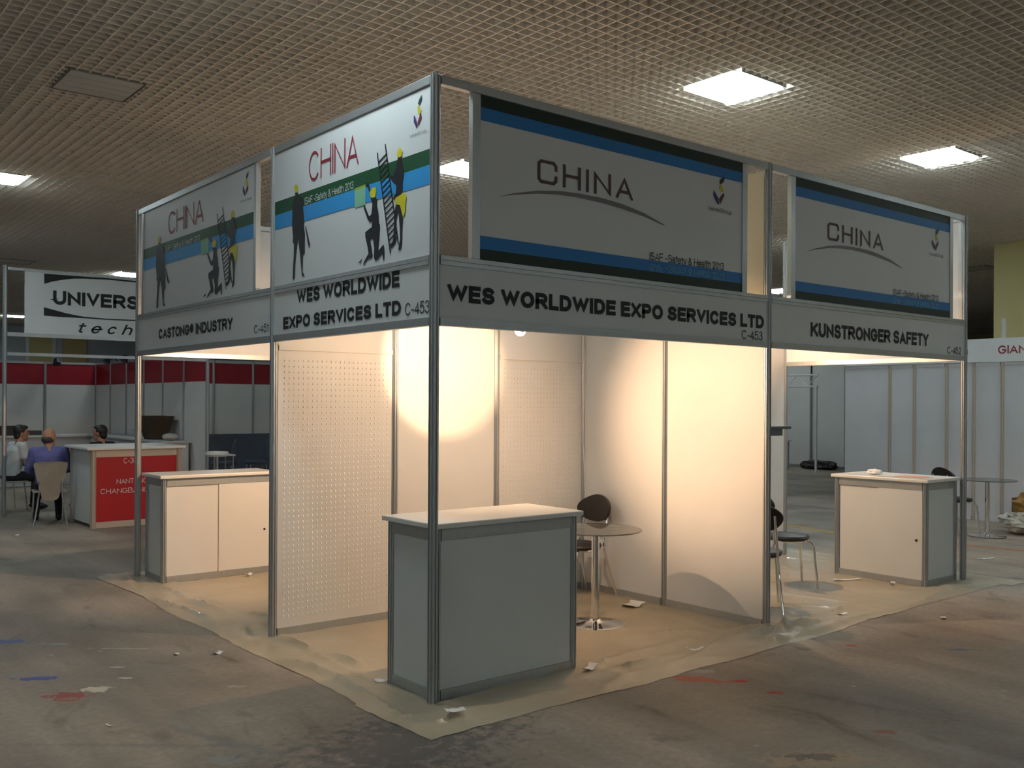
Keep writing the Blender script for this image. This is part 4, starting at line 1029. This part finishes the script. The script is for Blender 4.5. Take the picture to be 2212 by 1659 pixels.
tag(MB().box(1.44, 1.74, 16.0, 16.22, 0.981, 1.065).build('flat_box', M['darkstuff']), 'low dark box on the back counter beside the carton', 'box')
# basket of dry leaves on the display case
t = thing('wicker_basket', 'dark wicker basket with dry leaves on the display case', 'basket', (2.70, 12.35, 1.0))
bc = Vector((2.70, 12.35, 1.0))
mb = MB(); rings = []
for z, w in ((0.0, 0.17), (0.10, 0.20), (0.22, 0.24), (0.40, 0.29), (0.40, 0.26), (0.05, 0.15)):
    rings.append([(bc.x-0.005+sx*w*0.75, bc.y+sy*w*1.1, bc.z+0.001+z) for sx, sy in ((-1, -1), (-0.3, -1.05), (0.3, -1.05), (1, -1), (1, 1), (0.3, 1.05), (-0.3, 1.05), (-1, 1))])
mb.ring_loft(rings); mb.build('basket_body', M['wicker'], t)
mb = MB()
for k in range(26):
    a = random.uniform(0, 6.28); r0 = random.uniform(0, 0.12)
    b0 = bc+Vector((r0*math.cos(a), r0*math.sin(a)*1.2, 0.08)); d = Vector((math.cos(a)*0.5, math.sin(a)*0.7+0.35, random.uniform(0.1, 0.9))).normalized()*random.uniform(0.25, 0.46)
    sidev = d.cross(Vector((0, 0, 1))).normalized()*0.028
    mb.poly([b0, b0+d*0.5+sidev, b0+d, b0+d*0.5-sidev], d.cross(sidev).normalized(), 0.002)
mb.build('dry_leaves', M['leaf'], t)
tag(MB().ellipsoid((2.72, 11.7, 1.062), (0.13, 0.17, 0.06)).build('plastic_bag', M['whitebag'], None, True), 'pale plastic bag on the display case beside the basket', 'bag')
# small dark lamps clipped on the top rail
for k, (x, y) in enumerate(((2.16, BB-0.005), (2.995, 15.4), (2.995, 14.3))):
    t = thing('clip_spotlight', ['dark clip spotlight on the rail above the bald man', 'dark clip spotlight on the receding wall, nearest the corner', 'dark clip spotlight on the receding wall, beside another one'][k], 'spotlight', (x, y, 2.45), 'dark clip spotlights')
    dx, dy = (0, -0.2) if k == 0 else (-0.2, -0.05)
    MB().tube([(x, y, 2.44), (x+dx*0.4, y+dy*0.4, 2.50), (x+dx, y+dy, 2.47)], 0.012, 8).build('arm', M['black'], t)
    MB().tube([(x+dx, y+dy, 2.50), (x+dx*1.3, y+dy*1.3, 2.40)], [0.05, 0.075], 14).build('lamp_head', M['black'], t, True)

# next stand to the right of it
for k, (a, b_) in enumerate(((4.65, 5.55), (5.55, 6.5), (6.5, 7.5))):
    band_panel('x', a, b_, BB, ['bright red banded wall panel left part, above the leftmost counter', 'bright red banded wall panel at the right, next to the tall post', 'red banded wall panel hidden behind the perforated wall'][k], zb=(2.06, 2.53), h=2.60)
    post(a, BB, 2.60, ['grey post left of the bright red banded panels', 'grey post between the two bright red banded panels', 'grey post behind the perforated wall'][k], 'posts of the left background stand')
tag(MB().box(4.6, 7.5, 16.2, 16.26, 0.002, 0.93).build('low_dark_board', M['navy']), 'dark blue grey low board under the bright red banded panels', 'partition')  # one even dark board before the lower part of the panels
def lounge_chair(label, loc, rz):
    t = thing('tub_chair', label, 'chair', (0, 0, 0), 'blue grey tub chairs')
    MB().lathe([(0.0, 0.40), (0.22, 0.40), (0.24, 0.43), (0.22, 0.47), (0.0, 0.475)], 24).build('seat', M['bluechair'], t, True)
    rings = []
    for dpt, sc in ((-0.015, 0.9), (-0.02, 1.0), (0.01, 1.0), (0.015, 0.9)):
        rings.append([(-0.24+dpt+1.3*(0.23*sc*math.cos(a))**2, 0.23*sc*math.cos(a), 0.66+0.24*sc*math.sin(a)) for a in [k*2*math.pi/24 for k in range(24)]])
    MB().ring_loft(rings).build('backrest', M['bluechair'], t, True)
    for sx in (-1, 1):
        for sy in (-1, 1): MB().tube([(sx*0.15, sy*0.15, 0.40), (sx*0.21, sy*0.20, 0.0)], 0.011, 8).build('leg', M['chrome'], t, True)
    t.location = loc; t.rotation_euler = (0, 0, rz); return t
lc = lounge_chair('blue grey tub chair beyond the leftmost counter, left of the pair', (4.55, 13.9, 0), R(160))
dup(lc, (5.25, 13.9, 0), R(170), 'blue grey tub chair beyond the leftmost counter, right of the pair')
p = onZ(475, 981, 0.74)
t = thing('side_table', 'small white square table beside the blue grey tub chairs', 'table', (p.x, p.y, 0))
MB().box(p.x-0.2, p.x+0.2, p.y-0.2, p.y+0.2, 0.715, 0.74).build('tabletop', M['top'], t)
for sx in (-1, 1):
    for sy in (-1, 1): MB().tube([(p.x+sx*0.17, p.y+sy*0.17, 0.714), (p.x+sx*0.17, p.y+sy*0.17, 0.0)], 0.014, 8).build('leg', M['alu_dark'], t)
p = onZ(469, 958, 1.0)
t = thing('bar_stool', 'white round stool seat above the small square table', 'stool', (p.x, p.y, 0))
MB().lathe([(0, 0.80), (0.16, 0.80), (0.18, 0.83), (0.17, 0.87), (0, 0.88)], 24, p.x, p.y).build('seat', M['top'], t, True)
MB().lathe([(0, 0.0), (0.2, 0.0), (0.19, 0.02), (0.025, 0.04), (0.025, 0.80), (0, 0.80)], 20, p.x, p.y).build('pedestal', M['chrome'], t, True)
# window far down the hall
wq = onY(88, 755, 32.9)
f = MB(); f.box(wq.x-0.5, wq.x+0.5, 32.90, 32.99, wq.z-0.75, wq.z+0.75); fo = struct(f, 'window_1', M['board'])
pn = MB().box(wq.x-0.38, wq.x+0.38, 32.88, 32.899, wq.z-0.70, wq.z+0.45).build('pane', M['yellowwall'], fo)
tag(MB().box(wq.x+0.75, wq.x+1.55, 32.88, 32.99, 0.0, wq.z+0.72).build('yellow_cabinet', mat('far_yellow', (0.60, 0.46, 0.22), 0.7)), 'yellow panel beside the far white framed window', 'panel')

# ---------------------------------------------------------------- people
def shell_chair(label, loc, rz):
    """faces +x"""
    t = thing('shell_chair', label, 'chair', (0, 0, 0), 'grey shell chairs')
    rings = []
    for dpt, sc in ((-0.008, 0.97), (-0.010, 1.0), (0.008, 1.0), (0.010, 0.97)):
        rg = []
        for (yy, zz) in ((-0.10, 0.36), (-0.06, 0.33), (0.06, 0.33), (0.10, 0.36), (0.15, 0.55), (0.205, 0.80), (0.20, 0.835), (0.10, 0.85), (-0.10, 0.85), (-0.20, 0.835), (-0.205, 0.80), (-0.15, 0.55)):
            rg.append((-0.215+dpt-0.22*(zz-0.45)+0.9*yy*yy, yy*sc, 0.6+(zz-0.6)*sc))
        rings.append(rg)
    MB().ring_loft(rings).build('backrest', M['shell'], t)
    MB().box(-0.20, 0.22, -0.21, 0.21, 0.435, 0.452).build('seat', M['shell'], t, False, 0.02)
    for s in (-1, 1):
        MB().tube([(-0.27, s*0.20, 0.0), (-0.235, s*0.16, 0.25), (-0.225, s*0.14, 0.42), (-0.255, s*0.135, 0.58)], 0.011, 8).build('rear_leg', M['chrome'], t, True)
        MB().tube([(0.16, s*0.18, 0.434), (0.20, s*0.20, 0.0)], 0.011, 8).build('front_leg', M['chrome'], t, True)
    t.location = loc; t.rotation_euler = (0, 0, rz); return t

def seated_person(label, loc, rz, shirt, hair, head_turn, sleeve='short', bald=False, lean=0.06, arms=None):
    """local frame: faces +x, hips over the origin, left side +y"""
    t = thing('person', label, 'person', (0, 0, 0))
    hip = Vector((-0.02, 0, 0.52)); ch_ = Vector((lean*0.6-0.02, 0, 0.85)); nk = Vector((lean, 0, 1.02)); hd = Vector((lean+0.035, 0, 1.155))
    ct, st = math.cos(head_turn), math.sin(head_turn)
    def H(x, y, z): return hd + Vector((x*ct-y*st, x*st+y*ct, z))
    rotm = Matrix.Rotation(head_turn, 3, 'Z')
    if arms is None: arms = {1: [(0.10, 0.245, 0.72), (0.33, 0.14, 0.66)], -1: [(0.10, -0.245, 0.72), (0.33, -0.12, 0.66)]}
    body = [('e', H(0, 0, 0.02), (0.092, 0.073, 0.108), rotm), ('e', H(0.030, 0, -0.045), (0.062, 0.056, 0.065), rotm), ('e', H(0.098, 0, -0.008), (0.018, 0.014, 0.026), rotm),
            ('e', H(0.062, 0, -0.092), (0.028, 0.032, 0.022), rotm), ('e', H(0.075, 0, 0.028), (0.02, 0.05, 0.012), rotm), ('e', H(0.082, 0, -0.052), (0.015, 0.026, 0.009), rotm),
            ('e', H(-0.005, 0.075, -0.005), (0.020, 0.010, 0.030), rotm), ('e', H(-0.005, -0.075, -0.005), (0.020, 0.010, 0.030), rotm),
            ('c', nk-Vector((0, 0, 0.05)), 0.062, H(-0.012, 0, -0.05), 0.052), ('c', ch_, 0.10, nk-Vector((0, 0, 0.06)), 0.07)]
    sl = []
    for s in (1, -1):
        sh = Vector((lean*0.8, s*0.185, 0.965)); el, wr = Vector(arms[s][0]), Vector(arms[s][1])
        body += [('c', sh, 0.050, el, 0.042), ('c', el, 0.041, wr, 0.028)]
        dv = (wr-el).normalized(); side = Vector((-dv.y, dv.x, 0)).normalized()*s
        pc = wr+dv*0.05; body.append(('e', pc, (0.045, 0.035, 0.022), dv.to_track_quat('X', 'Z').to_matrix()))
        for k in range(4):
            o_ = (k-1.5)*0.019; ln = (0.062, 0.072, 0.068, 0.05)[k]
            b0 = wr+dv*0.082+side*o_; m_ = b0+dv*ln*0.55+Vector((0, 0, -0.006)); e_ = m_+dv*ln*0.40+Vector((0, 0, -0.026))
            body += [('c', b0, 0.0095, m_, 0.009), ('c', m_, 0.009, e_, 0.008)]
        body.append(('c', wr+dv*0.03-side*0.030, 0.012, wr+dv*0.085-side*0.050+Vector((0, 0, -0.012)), 0.009))
        f_ = 1.0 if sleeve == 'long' else 0.62
        if sleeve == 'long': sl += [('c', sh, 0.070, el, 0.058), ('c', el, 0.057, el.lerp(wr, 0.92), 0.042)]
        else: sl += [('c', sh, 0.070, sh.lerp(el, f_), 0.066)]
    blob('body', body, M['skin'], t, 0.007, 3)
    shirt_p = sl + [('e', hip+Vector((0, 0, 0.02)), (0.125, 0.175, 0.10)), ('c', hip+Vector((0, 0.06, 0.05)), 0.115, ch_+Vector((0, 0.085, 0.02)), 0.108), ('c', hip+Vector((0, -0.06, 0.05)), 0.115, ch_+Vector((0, -0.085, 0.02)), 0.108),
                    ('e', ch_, (0.125, 0.185, 0.13)), ('c', Vector((lean*0.8, 0.14, 0.965)), 0.068, nk-Vector((0, -0.03, 0.035)), 0.060), ('c', Vector((lean*0.8, -0.14, 0.965)), 0.068, nk-Vector((0, 0.03, 0.035)), 0.060)]
    blob('shirt', shirt_p, shirt, t, 0.012, 5)
    tp = [('e', hip-Vector((0, 0, 0.01)), (0.13, 0.18, 0.095))]
    for s in (1, -1):
        kn = Vector((0.42, s*0.13, 0.49)); an = Vector((0.38 if s > 0 else 0.30, s*0.14, 0.09))
        tp += [('c', hip+Vector((0.02, s*0.09, -0.005)), 0.088, kn, 0.064), ('c', kn, 0.062, an, 0.045)]
        sp_ = [('e', an+Vector((0.055, 0, -0.045)), (0.125, 0.043, 0.042)), ('c', an+Vector((0, 0, 0.0)), 0.040, an+Vector((0.0, 0, -0.05)), 0.042)]
        blob('shoe', sp_, M['shoe'], t, 0.008, 3)
    blob('trousers', tp, M['trousers'], t, 0.012, 5)
    if bald:
        hp = [('e', H(-0.026, 0, -0.030), (0.078, 0.079, 0.066), rotm)]
        blob('hair_fringe', hp, hair, t, 0.007, 2)
    else:
        hp = [('e', H(-0.022, 0, 0.042), (0.092, 0.086, 0.098), rotm), ('e', H(0.03, 0, 0.095), (0.066, 0.066, 0.034), rotm), ('e', H(-0.055, 0, -0.03), (0.052, 0.070, 0.06), rotm)]
        blob('hair', hp, hair, t, 0.007, 2)
    t.location = loc; t.rotation_euler = (0, 0, rz)
    return t
cb = (0.36, 9.62, 0)
sc_ = shell_chair('grey shell chair with chrome legs under the man in blue', cb, R(80))
seated_person('person seated with back to camera, bald, violet blue shirt', (cb[0]+0.02, cb[1]+0.10, 0), R(80), M['blueshirt'], M['greyhair'], R(-48), 'long', True, 0.05)
ca = (0.24, 11.55, 0)
dup(sc_, ca, R(12), 'grey shell chair under the man in white at the left edge')
seated_person('person seated sideways in a white short sleeved shirt, black hair', (ca[0]+0.06, ca[1]+0.02, 0), R(12), M['whiteshirt'], M['hair'], R(-14), 'short', False, 0.10)
cc = (1.52, 11.0, 0)
dup(sc_, cc, R(118), 'grey shell chair hidden behind the red counter')
seated_person('person behind the red counter, only the black hair showing', (cc[0]-0.05, cc[1]+0.03, 0.0), R(118), M['trousers'], M['hair'], R(20), 'short', False, 0.05)

# ---------------------------------------------------------------- right background
GX = 11.0
ys = [4.30, 3.50, 3.10, 2.60, 2.20, 1.80, 0.9, 0.0, -1.0, -2.0]
nm_ = ['widest grey partition panel seen over the right counter', 'grey partition panel second from the free end', 'grey partition panel third from the free end, behind the right counter', 'grey partition panel left of the lit end post', 'grey partition panel just right of the lit end post', 'grey partition panel behind the far glass table', 'grey partition panel behind the wrapping heap', 'grey partition panel beyond the right edge', 'last grey partition panel beyond the right edge']
for k in range(9):
    wall_panel('y', ys[k+1], ys[k], GX, nm_[k], M['greywall'], 2.28, group='grey partition panels of the right stand', rail_mat=M['greywall'])
for k in range(1, 6):
    post(GX, ys[k], 2.28, m=M['cream'], label='pale post on the grey partition wall, %s from its free end' % words[k-1], group='posts of the grey partition wall')
t = thing('name_board', 'white name board with red GIANT lettering at the right edge', 'sign', (GX-0.05, 1.2, 2.28))
MB().box(GX-0.035, GX-0.020, -2.0, 4.28, 2.285, 2.62).build('board', M['board'], t)
GP = ('x', GX-0.0355, (-1, 0, 0))
lettering('GIANT', GP, 2156, 764.5, 746, 2236, 762, 743.5, M['red_ink'], t, bold=0.17)
lettering('C-450', GP, 2058, 770, 754, 2091, 769, 753, M['red_ink'], t, bold=0.14)
tag(MB().prism(PROF, 0, 2.95, GX+0.6, 2.05).build('aluminium_post', M['white']), 'short pale post top above the GIANT name board', 'post')
# drape over the grey wall, heap of wrapping
t = thing('wrapping_heap', 'heap of crumpled ochre and white wrapping at the right edge', 'packaging', (10.1, 0.95, 0))
def crumple(c, r, seed, flat=0.6, sub=4):
    mb = MB(); bmesh.ops.create_icosphere(mb.bm, subdivisions=sub, radius=1.0)
    for v in mb.bm.verts:
        k = 1+0.30*noise.noise(v.co*2.0+Vector((seed, 0, 0)))+0.22*(1-abs(noise.noise(v.co*4.2+Vector((0, seed, 0))))*3)
        v.co = Vector((c[0]+v.co.x*r[0]*k, c[1]+v.co.y*r[1]*k, max(0.006, c[2]+v.co.z*r[2]*k)))
    return mb
crumple((10.15, 1.02, 0.32), (0.20, 0.22, 0.19), 3.0).build('ochre_wrapping', M['ochre'], t, True)
crumple((10.0, 1.00, 0.16), (0.22, 0.32, 0.13), 8.0).build('white_wrapping', M['whitebag'], t, True)
crumple((10.2, 0.62, 0.26), (0.2, 0.25, 0.25), 5.0).build('white_wrapping', M['whitebag'], t, True)
tag(MB().box(10.42, 10.7, 1.0, 1.42, 0.002, 0.42).build('carton', M['card']), 'dark red brown carton behind the wrapping heap', 'box')
# floor tape
def tape(p0, p1, w, m, label):
    p0, p1 = Vector((*p0, 0.0005)), Vector((*p1, 0.0005)); n = (p1-p0).cross(Vector((0, 0, 1))).normalized()*w
    return tag(MB().poly([p0+n, p1+n, p1-n, p0-n], (0, 0, 1), 0.001).build('floor_tape', m), label, 'floor tape')
tape((8.37, 3.75), (8.05, 2.45), 0.045, M['yellowline'], 'yellow tape line on the floor seen beyond the right booth')
tape((8.40, 1.2), (8.55, 0.1), 0.035, M['orangeline'], 'orange tape line on the floor beyond the right counter')
# far white stand in the gap left of the grey partition
for k, (a, b_) in enumerate(((9.3, 10.3), (10.3, 11.3), (11.3, 12.3))):
    wall_panel('y', a, b_, 19.2, ['far white wall panel nearest the grey partition', 'far white wall panel in the middle of the gap', 'far white wall panel next to the lit booth wall'][k], M['white'], 3.1, group='far white stand wall')
for k, y in enumerate((10.3, 11.3)):
    post(19.17, y, 2.45, ['far grey post on the white wall beside the grey partition', 'far grey post on the white wall near the lit booth wall'][k], 'posts of the far white stand')
t = thing('lattice_girder', 'white lattice girder across the top of the far white stand', 'girder', (17.5, 10.6, 2.2))
mb = MB().tube([(17.5, 9.0, 2.10), (17.5, 12.6, 2.10)], 0.02, 6).tube([(17.5, 9.0, 2.38), (17.5, 12.6, 2.38)], 0.02, 6); mb.build('chords', M['white'], t)
mb = MB()
for k in range(12): mb.tube([(17.5, 9.0+k*0.3, 2.10 if k % 2 else 2.38), (17.5, 9.3+k*0.3, 2.38 if k % 2 else 2.10)], 0.013, 6)
mb.build('lattice_bars', M['white'], t)
for y in (9.05, 12.55): MB().tube([(17.5, y, 0), (17.5, y, 2.09)], 0.03, 8).build('upright', M['white'], t)
p = onZ(1712, 947, 0.74)
p = Vector((17.6, 10.75, 0))
t = thing('white_table', 'far white table in the gap beside the lit booth wall', 'table', (p.x, p.y, 0))
MB().box(p.x-0.35, p.x+0.35, p.y-0.7, p.y+0.4, 0.72, 0.75).build('tabletop', M['top'], t)
for sx in (-1, 1):
    for y in (-0.64, 0.34): MB().tube([(p.x+sx*0.3, p.y+y, 0), (p.x+sx*0.3, p.y+y, 0.719)], 0.02, 8).build('leg', M['alu_dark'], t)
crumpled = crumple((18.7, 9.75, 0.10), (0.25, 0.45, 0.11), 2.0)
tag(crumpled.build('rubbish_bag', M['darkstuff']), 'dark rubbish pile at the foot of the far white wall', 'rubbish')
